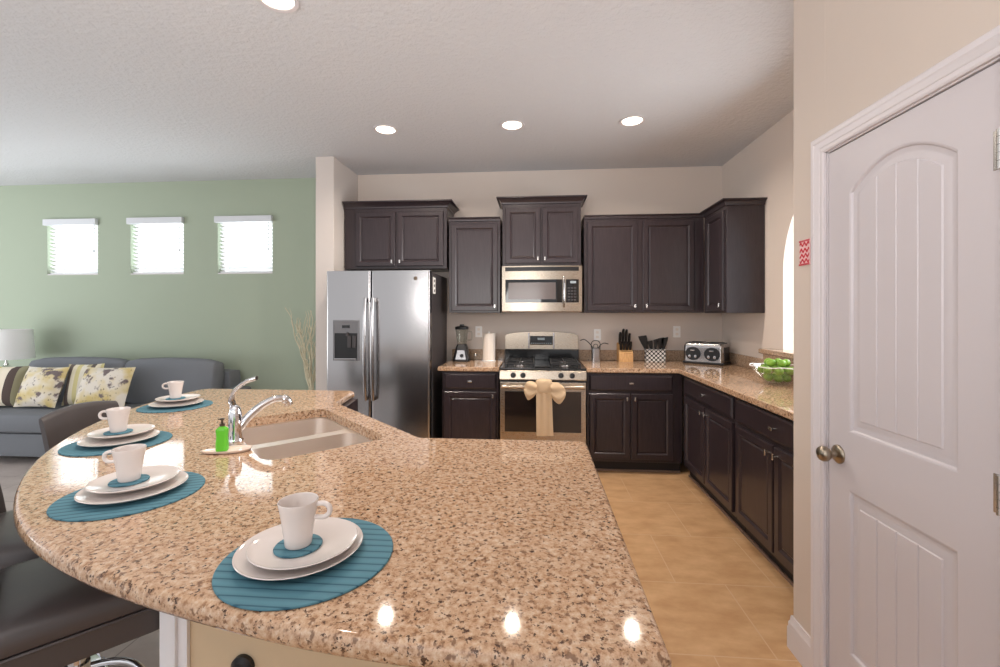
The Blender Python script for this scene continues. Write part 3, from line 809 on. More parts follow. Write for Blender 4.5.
# ------------------------------------------------------------------ bar stools (local +X faces the island)
def make_stool(label, loc, rot):
    r = thing('bar_stool', label, 'bar stool', loc, rot, 'black leather stools round the island')
    b = BM(); lathe(b, [(0.0005, 0), (0.205, 0.0), (0.205, 0.006), (0.19, 0.012), (0.06, 0.022), (0.035, 0.035), (0.0005, 0.036)], 48); part('base_plate', b, 'chrome', r, 'round chrome base', angle=50)
    b = BM(); cyl(b, (0, 0, 0.0362), (0, 0, 0.36), 0.03, seg=24); cyl(b, (0, 0, 0.36), (0, 0, 0.478), 0.022, seg=24); part('column', b, 'chrome', r)
    b = BM(); ring = [(0.155 * math.cos(a), 0.17 * math.sin(a), 0.24) for a in [2 * PI * k / 32 for k in range(32)]]; tube(b, ring, 0.011, 10, True); tube(b, [(0.03, 0, 0.24), (0.155, 0, 0.24)], 0.009, 8); part('footrest', b, 'chrome', r)
    b = BM(); loft(b, [[(x, y, z) for x, y in rrect(0.42 * k, 0.43 * k, 0.06 * k, 5, 0.01, 0)] for k, z in ((0.93, 0.479), (0.98, 0.484), (1.0, 0.50), (1.0, 0.552), (0.985, 0.556))]); part('seat_base', b, 'leather', r)
    b = BM(); loft(b, [[(x, y, z) for x, y in rrect(0.42 * k, 0.43 * k, 0.07 * k, 6, 0.012, 0)] for k, z in ((0.98, 0.5565), (1.015, 0.566), (1.02, 0.59), (1.0, 0.612), (0.93, 0.628), (0.75, 0.636), (0.4, 0.639))]); part('seat', b, 'leather', r, angle=60)
    b = BM(); lp = [(x, y, 0.557) for x, y in rrect(0.428, 0.438, 0.07, 6, 0.012, 0)]; tube(b, lp, 0.0045, 6, True); part('piping', b, 'leather', r)
    b = BM(); n = 14
    def bp(k, z, s):
        v = -1 + 2 * k / n
        lean = -0.06 * ((z - 0.56) / 0.37) ** 1.5
        th = 0.03 * (1 - 0.25 * (z - 0.56) / 0.37) * (1 - 0.55 * abs(v) ** 6)
        return (-0.215 + 0.03 * v * v + lean + s * th, v * 0.215 * (1 - 0.03 * (z - 0.56)), z - 0.025 * v * v * max(0, (z - 0.60) / 0.33))
    loops = []
    for s, zz in [(1, 0.56), (1, 0.62), (1, 0.70), (1, 0.78), (1, 0.86), (1, 0.91), (0.7, 0.928), (0, 0.934), (-0.7, 0.928), (-1, 0.91), (-1, 0.86), (-1, 0.78), (-1, 0.70), (-1, 0.62), (-1, 0.56)]:
        loops.append([bp(k, zz, s) for k in range(n + 1)])
    rings = [[b.verts.new(p) for p in lp] for lp in loops]
    for p_, q_ in zip(rings, rings[1:]):
        for k in range(n): b.faces.new((p_[k], p_[k + 1], q_[k + 1], q_[k]))
    b.faces.new([rg[0] for rg in rings]); b.faces.new([rg[-1] for rg in reversed(rings)])
    for k in range(n): b.faces.new((rings[-1][k], rings[-1][k + 1], rings[0][k + 1], rings[0][k]))
    part('backrest', b, 'leather', r, angle=60)
    return r
def ring_pos(deg, R_): a = math.radians(180 + deg); return (IC[0] + R_ * math.cos(a), IC[1] + R_ * math.sin(a), 0.0)
st0 = make_stool('black leather bar stool at the far end of island, its back before the sofa', (-2.10, 2.15, 0), math.radians(6))
dup(st0, ring_pos(34.5, 2.20), math.radians(27), 'black leather bar stool cut by the left picture edge, above the nearest stool')
dup(st0, (-1.36, 1.22, 0), math.radians(48), 'black leather bar stool nearest the camera, only its seat showing under the island')

# ------------------------------------------------------------------ refrigerator
fr = thing('refrigerator', 'stainless steel side by side refrigerator with ice dispenser', 'refrigerator', (-1.395, 3.85, 0))
FW = 0.472; FT = 1.785
b = BM(); box(b, -FW + 0.004, FW - 0.004, 0.075, 0.775, 0.06, FT - 0.006, 0.004); box(b, -FW + 0.02, FW - 0.02, 0.10, 0.75, 0.0, 0.06); part('body', b, 'dark_grey', fr, 'dark grey side panels')
SP = -0.06
def fdoor(x0, x1):
    b = BM()
    pf = [(x0, 0.070), (x0, 0.012), (x0 + 0.006, 0.003), (x0 + 0.02, 0.0)] + [(x0 + 0.02 + (x1 - x0 - 0.04) * k / 8, -0.006 * math.sin(PI * k / 8)) for k in range(1, 8)] + [(x1 - 0.02, 0.0), (x1 - 0.006, 0.003), (x1, 0.012), (x1, 0.070)]
    pf.reverse()
    loft(b, [[(x, y, z) for x, y in pf] for z in (0.07, FT)]); return b
dl = part('door', fdoor(-FW, SP - 0.004), 'steel', fr, angle=50)
dr = part('door', fdoor(SP + 0.004, FW), 'steel', fr, angle=50)
for d_, sx in ((dl, -0.034), (dr, 0.034)):
    b = BM(); x = SP + sx
    tube(b, spline([(x, -0.045, 0.64), (x, -0.062, 0.80), (x, -0.070, 1.10), (x, -0.064, 1.40), (x, -0.050, 1.54)], 6), 0.0165, 12)
    for zz in (0.655, 1.525): box(b, x - 0.012, x + 0.012, -0.05, -0.003, zz - 0.02, zz + 0.02, 0.004)
    part('handle', b, 'steel', d_, angle=50)
dx0, dx1, dz0, dz1 = -0.405, -0.165, 0.985, 1.345
b = BM()
R_ = lambda i: [(dx0 + i, dz0 + i), (dx1 - i, dz0 + i), (dx1 - i, dz1 - i), (dx0 + i, dz1 - i)]
loft(b, [[(x, y, z) for x, z in R_(i)] for i, y in ((0, 0.002), (0, -0.010), (0.006, -0.013), (0.016, -0.013))], False, False)
dsp = part('dispenser', b, 'grey_plastic', dl, 'grey ice and water dispenser')
b = BM(); box(b, dx0 + 0.014, dx1 - 0.014, -0.011, 0.0, dz1 - 0.115, dz1 - 0.014, 0.002); part('control_panel', b, 'dark_grey', dsp) if False else None
o = finish('control_panel', b, 'grey_plastic', dl); o['label'] = 'grey control strip with small dark display'
b = BM(); box(b, dx0 + 0.085, dx1 - 0.085, -0.0125, -0.0112, dz1 - 0.07, dz1 - 0.045); finish('display', b, 'black_glass', dl)
b = BM(); loft(b, [[(x, y, z) for x, z in ((dx0 + 0.016, dz0 + 0.016), (dx1 - 0.016, dz0 + 0.016), (dx1 - 0.016, dz1 - 0.116), (dx0 + 0.016, dz1 - 0.116))] for y in (-0.0085, -0.0062)]); finish('recess', b, 'black_plastic', dl)
b = BM()
box(b, -0.27, -0.235, -0.02, -0.0086, 1.10, 1.205, 0.004); box(b, -0.225, -0.19, -0.02, -0.0086, 1.10, 1.205, 0.004); lathe(b, [(0.012, 0), (0.012, 0.03), (0.002, 0.032)], 14, (-0.27, -0.016, 1.205)); finish('paddles', b, 'dark_grey', dl)
b = BM(); box(b, dx0 + 0.02, dx1 - 0.02, -0.028, -0.0086, dz0 + 0.006, dz0 + 0.022, 0.004); finish('drip_tray', b, 'steel', dl)
b = BM(); lathe(b, [(0.0005, 0), (0.017, 0), (0.017, 0.002), (0.014, 0.003), (0.0005, 0.003)], 24); bmesh.ops.transform(b, matrix=Matrix.Translation((0.345, -0.006, 1.715)) @ Matrix.Rotation(PI / 2, 4, 'X'), verts=b.verts); part('badge', b, 'brass_dark', dr, 'small round dark emblem')
b = BM(); box(b, -FW + 0.01, FW - 0.01, 0.03, 0.09, 0.015, 0.066, 0.004); part('toe_grille', b, 'black_plastic', fr)
mg = thing('fridge_magnet', 'small white card with dark dots stuck on the refrigerator side', 'magnet', (-1.395 + FW - 0.0035, 4.02, 1.66))
b = BM(); box(b, 0, 0.006, -0.045, 0.045, -0.075, 0.075, 0.002); part('card', b, 'white_plastic', mg)
for zz in (-0.045, 0.0, 0.045):
    b = BM(); cyl(b, (0.0062, 0, zz), (0.009, 0, zz), 0.012, seg=14); part('dot', b, 'black_plastic', mg)

# ------------------------------------------------------------------ microwave
mw = thing('microwave', 'stainless over the range microwave with black door window', 'microwave', (0.064, 4.19, 1.42))
HW = 0.376; MH = 0.437
b = BM(); box(b, -HW, HW, 0.03, WB - 4.19 - 0.003, 0.0, MH, 0.004); part('case', b, 'warm_steel', mw)
def bow(x): return -0.026 * (1 - (x / HW) ** 2)
b = BM(); n = 20
zs2 = (0.0, 0.008, MH - 0.004, MH)
top_ = [[(-HW + 2 * HW * k / n, 0.02 + bow(-HW + 2 * HW * k / n) + (0.006 if z in (0.0, MH) else 0), z + (0.0)) for k in range(n + 1)] + [(HW, 0.0295, z), (-HW, 0.0295, z)] for z in zs2]
loft(b, top_); part('front', b, 'warm_steel', mw, angle=40)
def bowpanel(x0, x1, z0, z1, out, n=10):
    b = BM()
    fr_ = [(x0 + (x1 - x0) * k / n) for k in range(n + 1)]
    loft(b, [[(x, 0.02 + bow(x) - out, z) for x in fr_] + [(x, 0.02 + bow(x) + 0.002, z) for x in reversed(fr_)] for z in (z0, z1)]); return b
part('vent', bowpanel(-HW + 0.03, HW - 0.03, MH - 0.052, MH - 0.014, 0.002), 'black_plastic', mw)
d_ = part('door', bowpanel(-HW + 0.032, 0.19, 0.088, 0.305, 0.004), 'black_glass', mw, 'black glass door')
part('window', bowpanel(-HW + 0.062, 0.13, 0.118, 0.276, 0.0055), 'mw_window', d_, 'grey see-through window')
part('control_panel', bowpanel(0.225, HW - 0.03, 0.088, 0.305, 0.004), 'black_glass', mw)
b = BM(); xh = 0.205; yb = 0.02 + bow(xh)
tube(b, spline([(xh, yb - 0.018, 0.045), (xh, yb - 0.04, 0.10), (xh, yb - 0.045, 0.19), (xh, yb - 0.04, 0.27), (xh, yb - 0.018, 0.325)], 5), 0.011, 12)
for zz in (0.055, 0.315): box(b, xh - 0.009, xh + 0.009, yb - 0.025, yb + 0.001, zz - 0.012, zz + 0.012, 0.003)
part('handle', b, 'steel', mw, angle=50)
cpn = [o for o in kids(mw) if o.name.startswith('control_panel')][0]
b = BM()
for r_ in range(5):
    for c_ in range(3):
        x = 0.243 + c_ * 0.029; z = 0.105 + r_ * 0.028
        yy = 0.02 + bow(x) - 0.0052
        box(b, x, x + 0.02, yy, yy + 0.003, z, z + 0.014, 0.001)
o = part('keypad', b, 'dark_grey', cpn)
b = BM(); x = 0.245; yy = 0.02 + bow(0.28) - 0.0055; box(b, x, x + 0.075, yy, yy + 0.003, 0.268, 0.29); part('display', b, 'display_grey', cpn)

# ------------------------------------------------------------------ range
rg = thing('gas_range', 'stainless gas range with black cooktop and towel on oven door', 'stove', (0.0675, 3.88, 0))
HR = 0.3755
b = BM(); box(b, -HR, HR, 0.03, 0.70, 0.05, 0.905, 0.003); box(b, -HR + 0.02, HR - 0.02, 0.06, 0.66, 0.0, 0.05); part('body', b, 'dark_grey', rg)
b = BM(); box(b, -HR - 0.002, HR + 0.002, 0.022, 0.69, 0.905, 0.925, 0.006); part('cooktop', b, 'enamel', rg)
b = BM(); loft(b, [[(x, y, z) for y, z in ((0.03, 0.825), (0.0, 0.825), (-0.004, 0.832), (0.008, 0.898), (0.016, 0.9048), (0.03, 0.9048))] for x in (-HR, HR)]); cpn = part('control_panel', b, 'warm_steel', rg)
for x in (-0.258, -0.172, 0.158, 0.255):
    b = BM(); lathe(b, [(0.0005, 0), (0.025, 0), (0.024, 0.01), (0.019, 0.028), (0.0005, 0.03)], 22); box(b, -0.004, 0.004, -0.02, 0.02, 0.02, 0.036, 0.002)
    bmesh.ops.transform(b, matrix=Matrix.Translation((x, 0.0025, 0.865)) @ Matrix.Rotation(PI / 2 - 0.18, 4, 'X'), verts=b.verts); part('knob', b, 'black_plastic', cpn, 'black control knob')
b = BM(); box(b, -HR + 0.003, HR - 0.003, -0.012, 0.028, 0.255, 0.806, 0.005); od = part('oven_door', b, 'warm_steel', rg)
b = BM(); box(b, -HR + 0.045, HR - 0.045, -0.0155, -0.0125, 0.375, 0.728, 0.001); part('oven_window', b, 'oven_glass', od, 'dark glass oven window')
b = BM(); tube(b, [(-HR + 0.02, -0.052, 0.772), (HR - 0.02, -0.052, 0.772)], 0.017, 14)
for x in (-HR + 0.045, HR - 0.045): box(b, x - 0.012, x + 0.012, -0.052, -0.011, 0.762, 0.782, 0.004)
part('handle', b, 'warm_steel', od)
b = BM(); box(b, -HR + 0.003, HR - 0.003, -0.010, 0.028, 0.065, 0.243, 0.005); part('drawer', b, 'warm_steel', rg)
# backguard with a gently arched top
b = BM(); n = 20; lo = []; 
arcx = [(-HR + 0.008 + (2 * HR - 0.016) * k / n) for k in range(n + 1)]
ztop = lambda x: 1.222 - 0.028 * (x / HR) ** 2 - 0.02 * max(0, abs(x) / HR - 0.93) / 0.07
face = [(x, ztop(x)) for x in reversed(arcx)] + [(-HR + 0.008, 1.045), (HR - 0.008, 1.045)]
loft(b, [[(x, y, z) for x, z in face] for y in (0.63, 0.745)]); bgd = part('backguard', b, 'warm_steel', rg, angle=30)
b = BM(); box(b, -HR + 0.004, HR - 0.004, 0.645, 0.74, 0.926, 1.0445, 0.003); part('rear_vent', b, 'enamel', rg)
b = BM(); box(b, -0.118, 0.112, 0.626, 0.6295, 1.088, 1.178, 0.001); dp_ = part('display_panel', b, 'black_glass', bgd, 'black control display')
b = BM(); box(b, -0.04, 0.03, 0.6245, 0.6258, 1.137, 1.16); 
for k in range(10): box(b, -0.108 + k * 0.0215, -0.108 + k * 0.0215 + 0.012, 0.6245, 0.6258, 1.10, 1.108)
part('readout', b, 'display_grey', dp_)
b = BM()
for x in (-0.128, 0.122): box(b, x - 0.008, x + 0.008, 0.622, 0.6295, 1.05, ztop(x) - 0.004, 0.003)
part('bracket', b, 'steel', bgd)
# burners and grates
for sx in (-1, 1):
    gx = sx * 0.205
    for yy in (0.20, 0.49):
        b = BM(); lathe(b, [(0.0005, 0.9252), (0.055, 0.9252), (0.05, 0.934), (0.036, 0.934), (0.034, 0.944), (0.0005, 0.946)], 24, (gx, yy, 0)); part('burner', b, 'steel', rg, 'pale round burner')
    b = BM()
    for y0 in (0.075, 0.345, 0.615): tube(b, [(gx - 0.125, y0, 0.955), (gx + 0.125, y0, 0.955)], 0.006, 8)
    for x0 in (gx - 0.125, gx + 0.125): tube(b, [(x0, 0.075, 0.955), (x0, 0.615, 0.955)], 0.006, 8)
    tube(b, [(gx, 0.075, 0.955), (gx, 0.615, 0.955)], 0.005, 8)
    for y0 in (0.20, 0.49): tube(b, [(gx - 0.125, y0, 0.955), (gx + 0.125, y0, 0.955)], 0.005, 8)
    for x0 in (gx - 0.125, gx + 0.125):
        for y0 in (0.075, 0.345, 0.615): cyl(b, (x0, y0, 0.9252), (x0, y0, 0.952), 0.006, seg=8)
    part('grate', b, 'iron', rg)
b = BM(); box(b, -0.072, 0.072, 0.08, 0.61, 0.9255, 0.934, 0.004); part('griddle_plate', b, 'enamel', rg)

# dish towel tied in a bow round the oven handle
tw = thing('dish_towel', 'beige dish towel tied in a bow on the oven handle', 'towel', (0.075, 3.88 - 0.052, 0.772))
b = BM()
def strip(b, rows, th=0.006):
    loft(b, [[Vector(p) for p in r] for r in rows], True, True)
rows = []
nz = 14
for k in range(nz + 1):
    q = k / nz; z = 0.0 - 0.415 * q
    wd = 0.066 + 0.006 * q; y = -0.036 + 0.010 * q; xo = 0.010 * q
    fr_ = [(xo + wd * (-1 + 2 * j / 12), y - 0.004 * math.sin(j * 1.3 + 0.5 + q), z + (0.006 * (j / 12) if k == nz else 0)) for j in range(13)]
    rows.append(fr_ + [(p[0], p[1] + 0.009, p[2]) for p in reversed(fr_)])
strip(b, rows); part('tail', b, 'towel_cloth', tw, angle=60)
b = BM()
kn = []
for k in range(11):
    x = -0.07 + 0.14 * k / 10; e = 1 - 0.25 * abs(-1 + 2 * k / 10) ** 4
    kn.append([(x, -0.004 + 0.040 * e * math.copysign(abs(math.cos(q)) ** 0.7, math.cos(q)), 0.006 + 0.066 * e * math.copysign(abs(math.sin(q)) ** 0.6, math.sin(q)) + 0.002 * math.sin(3 * q + k)) for q in [2 * PI * j / 20 for j in range(20)]])
loft(b, kn); part('knot', b, 'towel_cloth', tw, angle=60)
for s, tops, bots in ((-1, (0.035, 0.050, 0.052, 0.030, -0.010), (-0.045, -0.085, -0.105, -0.075, -0.030)), (1, (0.040, 0.045, 0.035, 0.010, -0.030), (-0.060, -0.115, -0.135, -0.105, -0.060))):
    b = BM(); lp = []
    cx_ = spline([(0.060, tops[0], bots[0]), (0.098, tops[1], bots[1]), (0.136, tops[2], bots[2]), (0.166 if s > 0 else 0.154, tops[3], bots[3]), (0.184 if s > 0 else 0.168, tops[4], bots[4])], 4)
    for k, (x, t_, b_) in enumerate(cx_):
        zc = (t_ + b_) / 2; hgt = (t_ - b_) / 2; th = 0.026 * (1 - 0.7 * (k / (len(cx_) - 1)) ** 2)
        lp.append([(s * (x + 0.004 * math.sin(4 * a)), -0.026 + th * math.cos(a) * (1 + 0.28 * math.sin(5 * a + 0.3 * k)), zc + hgt * math.sin(a) * (1 + 0.05 * math.sin(6 * a))) for a in [2 * PI * j / 28 for j in range(28)]])
    loft(b, lp); part('bow_loop', b, 'towel_cloth', tw, angle=60)

# ------------------------------------------------------------------ things on the worktops
# blender
bl = thing('blender', 'black countertop blender with clear jar left of the paper towels', 'blender', (-0.735, 4.44, CT + 0.0005))
b = BM(); loft(b, [[(x, y, z) for x, y in rrect(0.165 * k, 0.165 * k, 0.03 * k)] for k, z in ((0.96, 0), (1.0, 0.008), (0.98, 0.03), (0.72, 0.13), (0.58, 0.16), (0.55, 0.17))]); part('motor_base', b, 'black_plastic', bl)
b = BM(); loft(b, [[(x, y, z) for x, z, y in q] for q in ([(-0.055, 0.022, -0.0835), (0.055, 0.022, -0.0835), (0.037, 0.115, -0.0675), (-0.037, 0.115, -0.0675)], [(-0.052, 0.024, -0.0865), (0.052, 0.024, -0.0865), (0.035, 0.113, -0.0705), (-0.035, 0.113, -0.0705)])]); part('face_plate', b, 'steel', bl, 'silver front plate')
b = BM(); lathe(b, [(0.0005, 0), (0.02, 0), (0.017, 0.016), (0.0005, 0.018)], 18); bmesh.ops.transform(b, matrix=Matrix.Translation((0.012, -0.079, 0.06)) @ Matrix.Rotation(PI / 2 - 0.17, 4, 'X'), verts=b.verts); part('dial', b, 'black_plastic', bl)
b = BM(); lathe(b, [(0.046, 0.1705), (0.050, 0.19), (0.066, 0.32), (0.063, 0.32), (0.047, 0.195), (0.0005, 0.19)], 28); tube(b, spline([(0.06, 0, 0.30), (0.098, 0, 0.29), (0.098, 0, 0.22), (0.055, 0, 0.21)], 5), 0.007, 8); part('jar', b, 'clear_glass', bl)
b = BM(); lathe(b, [(0.0005, 0.3205), (0.068, 0.3205), (0.069, 0.345), (0.05, 0.352), (0.024, 0.353), (0.022, 0.37), (0.0005, 0.371)], 28); part('lid', b, 'black_plastic', bl)
# small glass shaker
sh = thing('salt_shaker', 'tiny glass shaker between the blender and the paper towels', 'shaker', (-0.605, 4.50, CT + 0.0005))
b = BM(); lathe(b, [(0.0005, 0), (0.022, 0), (0.024, 0.01), (0.018, 0.045), (0.017, 0.05)], 20); part('body', b, 'clear_glass', sh)
b = BM(); lathe(b, [(0.018, 0.0505), (0.018, 0.062), (0.012, 0.07), (0.0005, 0.071)], 20); part('cap', b, 'nickel', sh)
# paper towels
pt = thing('paper_towel_roll', 'upright white paper towel roll on holder left of the range', 'paper towels', (-0.462, 4.46, CT + 0.0005))
b = BM(); lathe(b, [(0.0005, 0), (0.07, 0), (0.07, 0.006), (0.066, 0.010), (0.009, 0.012), (0.008, 0.292), (0.0005, 0.300)], 28); part('holder', b, 'white_plastic', pt)
b = BM(); lathe(b, [(0.018, 0.0125), (0.062, 0.0125), (0.0625, 0.016), (0.0625, 0.278), (0.062, 0.280), (0.018, 0.280)], 32); part('roll', b, 'paper', pt)
b = BM(); loft(b, [[(x, y, z) for x, y in ((0.0, -0.064), (0.045, -0.0455), (0.046, -0.047), (0.0, -0.0655))] for z in (0.02, 0.276)]); part('loose_sheet', b, 'paper', pt)
# canister with wire loop and two ladles
cn = thing('utensil_canister', 'brushed silver canister with wire loop right of the range', 'canister', (0.612, 4.55, CT + 0.0005))
b = BM(); loft(b, [[(x, y, z) for x, y in rrect(0.088, 0.088, 0.02)] for z in (0.0, 0.13)], True, False); loft(b, [[(x, y, z) for x, y in rrect(0.082, 0.082, 0.018)] for z in (0.13, 0.004)], False, True); part('can', b, 'steel', cn)
b = BM(); tube(b, spline([(-0.042, 0, 0.13), (-0.045, 0, 0.17), (-0.03, 0, 0.198), (0, 0, 0.206), (0.03, 0, 0.198), (0.045, 0, 0.17), (0.042, 0, 0.13)], 5), 0.004, 8); tube(b, spline([(-0.02, 0.0, 0.13), (-0.016, 0, 0.165), (0.016, 0, 0.165), (0.02, 0, 0.13)], 5), 0.003, 8); part('wire_loop', b, 'iron', cn)
for s, lb, e in ((-1, 'thin dark ladle leaning left out of the silver canister', (-0.155, 0.015, 0.20)), (1, 'thin dark ladle leaning right out of the silver canister', (0.13, 0.02, 0.165))):
    t = thing('ladle', lb, 'utensil', (0.612, 4.55, CT + 0.006))
    a_ = Vector((s * 0.012, 0.012 * s, 0.004)); m_ = Vector((s * 0.033, 0.012 * s, 0.135)); e_ = Vector(e)
    b = BM(); tube(b, spline([a_, (a_ + m_) / 2, m_, e_ - Vector((s * 0.05, 0, -0.008)), e_], 5), 0.0042, 8); part('handle', b, 'iron', t)
# knife block
kb = solo('knife_block', loft(BM(), [[(x, y, z) for y, z in ((-0.06, 0), (0.075, 0), (0.075, 0.175), (0.055, 0.185), (-0.06, 0.085))] for x in (-0.068, 0.068)]), 'wood', 'light wood slanted knife block full of black handled knives', 'knife block', (0.898, 4.53, CT + 0.0005), 0.0, angle=20)
kpos = [(-0.045, 0.035, 0.105), (-0.015, 0.04, 0.13), (0.015, 0.04, 0.125), (0.045, 0.035, 0.095), (-0.045, -0.025, 0.07), (-0.015, -0.025, 0.072), (0.015, -0.025, 0.07), (0.045, -0.025, 0.072)]
kl = ['back row far left', 'back row second from left', 'back row second from right', 'back row far right', 'front row far left', 'front row second from left', 'front row second from right', 'front row far right']
for (kx, ky, ln), l_ in zip(kpos, kl):
    ln *= 1.22
    zz = 0.085 + (ky + 0.06) / 0.115 * 0.10
    t = thing('kitchen_knife', 'black handled knife in the wood block, ' + l_, 'knife', (0.898 + kx, 4.53 + ky, CT + 0.0005 + zz), 0, 'knives in the wood block')
    b = BM(); dirv = Vector((kx * 0.25, -0.28, 1)).normalized()
    b2 = spline([Vector((0, 0, 0.004)), dirv * (ln * 0.4) + Vector((0, -0.003, 0.004)), dirv * (ln * 0.8), dirv * ln + Vector((0, -0.012, -0.004))], 4)
    tube(b, b2, [0.0115 + 0.003 * math.sin(PI * i / (len(b2) - 1)) for i in range(len(b2))], 10); part('handle', b, 'black_plastic', t, angle=60)
    b = BM(); box(b, -0.008, 0.008, -0.002, 0.002, -0.0, 0.006); part('bolster', b, 'nickel', t)
# caddy with black utensils
CY = 4.54
cd = thing('utensil_caddy', 'black and white lattice patterned utensil caddy beside the knife block', 'utensil holder', (1.195, CY, CT + 0.0005), -0.05)
b = BM(); o1 = [(rrect(0.195 * k, 0.10 * k, 0.02), z) for k, z in ((0.97, 0), (1.0, 0.006), (1.0, 0.125))]
loft(b, [[(x, y, z) for x, y in l] for l, z in o1], True, False); loft(b, [[(x, y, z) for x, y in rrect(0.185, 0.09, 0.018)] for z in (0.125, 0.008)], False, True)
loft(b, [[(x, y, 0.125) for x, y in rrect(0.195, 0.10, 0.02)], [(x, y, 0.125) for x, y in rrect(0.185, 0.09, 0.018)]], False, False)
part('holder', b, 'lattice', cd, angle=40)
us = [(-0.070, -0.055, 'leftmost', 0.080, 0.245), (-0.030, -0.020, 'second from left', 0.050, 0.195), (0.004, 0.0, 'middle', 0.040, 0.210), (0.042, 0.015, 'second from right', 0.060, 0.225), (0.074, 0.022, 'rightmost', 0.062, 0.228)]
for ux, ut, l_, wd, H_ in us:
    t = thing('spatula', 'black kitchen spatula in the lattice caddy, ' + l_, 'utensil', (1.195 + ux, CY, CT + 0.012), 0, 'black utensils in the caddy')
    b = BM(); tube(b, [(-ut * 0.2, 0, 0), (ut * 0.35, 0, 0.125)], 0.0055, 8); part('handle', b, 'black_plastic', t)
    b = BM()
    loft(b, [[(ut * (0.3 + 0.7 * q) + s_ * wd * (0.45 + 0.55 * min(1, q * 1.5)) * 0.5, dy, 0.115 + (H_ - 0.115) * q + 0.006 * s_ * q) for s_, dy in ((-1, -0.004), (1, -0.004), (1, 0.004), (-1, 0.004))] for q in (0, 0.2, 0.45, 0.8, 1.0)]); part('blade', b, 'black_plastic', t)
# toaster
to = thing('toaster', 'chrome four slice toaster with black controls in the corner', 'toaster', (1.645, 4.415, CT + 0.0005), math.radians(-38))
to.scale = (0.9, 0.88, 1.03)
b = BM(); box(b, -0.205, 0.205, -0.135, 0.135, 0.0, 0.022, 0.008); part('foot', b, 'black_plastic', to)
b = BM(); loft(b, [[(x, y, z) for x, y in rrect(0.40 * k, 0.255 * l, 0.035)] for k, l, z in ((1, 1, 0.0225), (1.0, 1.0, 0.15), (0.985, 0.97, 0.175), (0.95, 0.90, 0.188))]); part('case', b, 'steel', to, angle=40)
b = BM(); box(b, -0.18, 0.18, -0.105, 0.105, 0.1885, 0.1945, 0.003); part('top_plate', b, 'black_plastic', to)
for sx in (-1, 1):
    for yy in (-0.055, 0.055):
        b = BM(); box(b, sx * 0.095 - 0.068, sx * 0.095 + 0.068, yy - 0.016, yy + 0.016, 0.195, 0.2, 0.002); part('slot', b, 'iron', to)
    b = BM()
    fc = [(sx * 0.095 + 0.078 * math.cos(a) * (1.0 if abs(math.sin(a)) < 0.9 else 0.9), 0.095 + 0.062 * math.sin(a)) for a in [2 * PI * k / 24 for k in range(24)]]
    loft(b, [[(x, y, z) for x, z in fc] for y in (-0.1275, -0.133)]); cpnl = part('control_panel', b, 'black_plastic', to)
    for kx, kz, kr in ((-0.03, 0.07, 0.017), (0.03, 0.07, 0.017)):
        b = BM(); lathe(b, [(0.0005, 0), (kr, 0), (kr * 0.85, 0.014), (0.0005, 0.015)], 16); bmesh.ops.transform(b, matrix=Matrix.Translation((sx * 0.095 + kx, -0.133, kz)) @ Matrix.Rotation(PI / 2, 4, 'X'), verts=b.verts); part('dial', b, 'steel', cpnl)
    b = BM(); box(b, sx * 0.095 - 0.022, sx * 0.095 + 0.022, -0.155, -0.133, 0.118, 0.132, 0.004); part('lever', b, 'steel', cpnl)
for sx in (-1, 1):
    b = BM(); box(b, sx * 0.2035 - 0.0028, sx * 0.2035 + 0.0028, -0.08, 0.08, 0.035, 0.16, 0.002); part('end_plate', b, 'black_plastic', to)

# glass bowl of limes
gb = (1.632, 3.14)
bo = thing('glass_bowl', 'clear glass bowl full of limes on the right countertop', 'bowl', (gb[0], gb[1], CT + 0.0005))
b = BM(); lathe(b, [(0.0005, 0), (0.065, 0), (0.07, 0.004), (0.10, 0.035), (0.138, 0.085), (0.156, 0.115), (0.162, 0.122), (0.160, 0.125), (0.152, 0.116), (0.133, 0.086), (0.096, 0.038), (0.065, 0.009), (0.0005, 0.008)], 48); part('bowl', b, 'clear_glass', bo, angle=60)
b = BM(); tube(b, [(0.161 * math.cos(a), 0.161 * math.sin(a), 0.1235 + 0.003 * math.sin(6 * a)) for a in [2 * PI * k / 48 for k in range(48)]], 0.0035, 6, True); part('rim', b, 'white_plastic', bo, 'pale rim')
def make_lime():
    b = BM(); lathe(b, [(0.0005, -0.032), (0.008, -0.0305), (0.018, -0.025), (0.0265, -0.012), (0.0285, 0.0), (0.0265, 0.012), (0.018, 0.025), (0.008, 0.031), (0.004, 0.0345), (0.0005, 0.035)], 18); return b
lime0 = None
lay = [(0, 0.04, 0.042)]
for k in range(6): lay.append((k / 6 * 360 + 10, 0.059, 0.047))
for k in range(8): lay.append((k / 8 * 360 + 25, 0.090, 0.098))
lay.append((0, 0.0, 0.088)); lay.append((120, 0.03, 0.094)) if False else None
for k in range(5): lay.append((k / 5 * 360 + 200, 0.053, 0.146))
lay[0] = (0, 0.0, 0.040)
ln_ = ['at the bottom centre of the bowl'] + ['in the lowest ring of the glass bowl'] * 6 + ['in the middle ring of the glass bowl'] * 8 + ['hidden in the heart of the pile'] + ['on top of the heap in the glass bowl'] * 5
for (a, r_, z), l_ in zip(lay, ln_):
    if 'hidden' in l_ or 'bottom' in l_: continue
    pos = (gb[0] + r_ * math.cos(math.radians(a)), gb[1] + r_ * math.sin(math.radians(a)), CT + z)
    rt = (random.uniform(0, 3), random.uniform(0, 3), random.uniform(0, 6))
    if lime0 is None:
        lime0 = solo('lime', make_lime(), 'lime', 'bright green lime ' + l_, 'fruit', pos, rt, 'limes in the glass bowl: lowest ring', 60); lime0.scale = (0.93, 0.93, 0.93)
    else:
        o = dup(lime0, pos, rt, 'bright green lime ' + l_)
        o['group'] = 'limes in the glass bowl: ' + ('lowest ring' if 'lowest' in l_ else 'middle ring' if 'middle' in l_ else 'top heap')

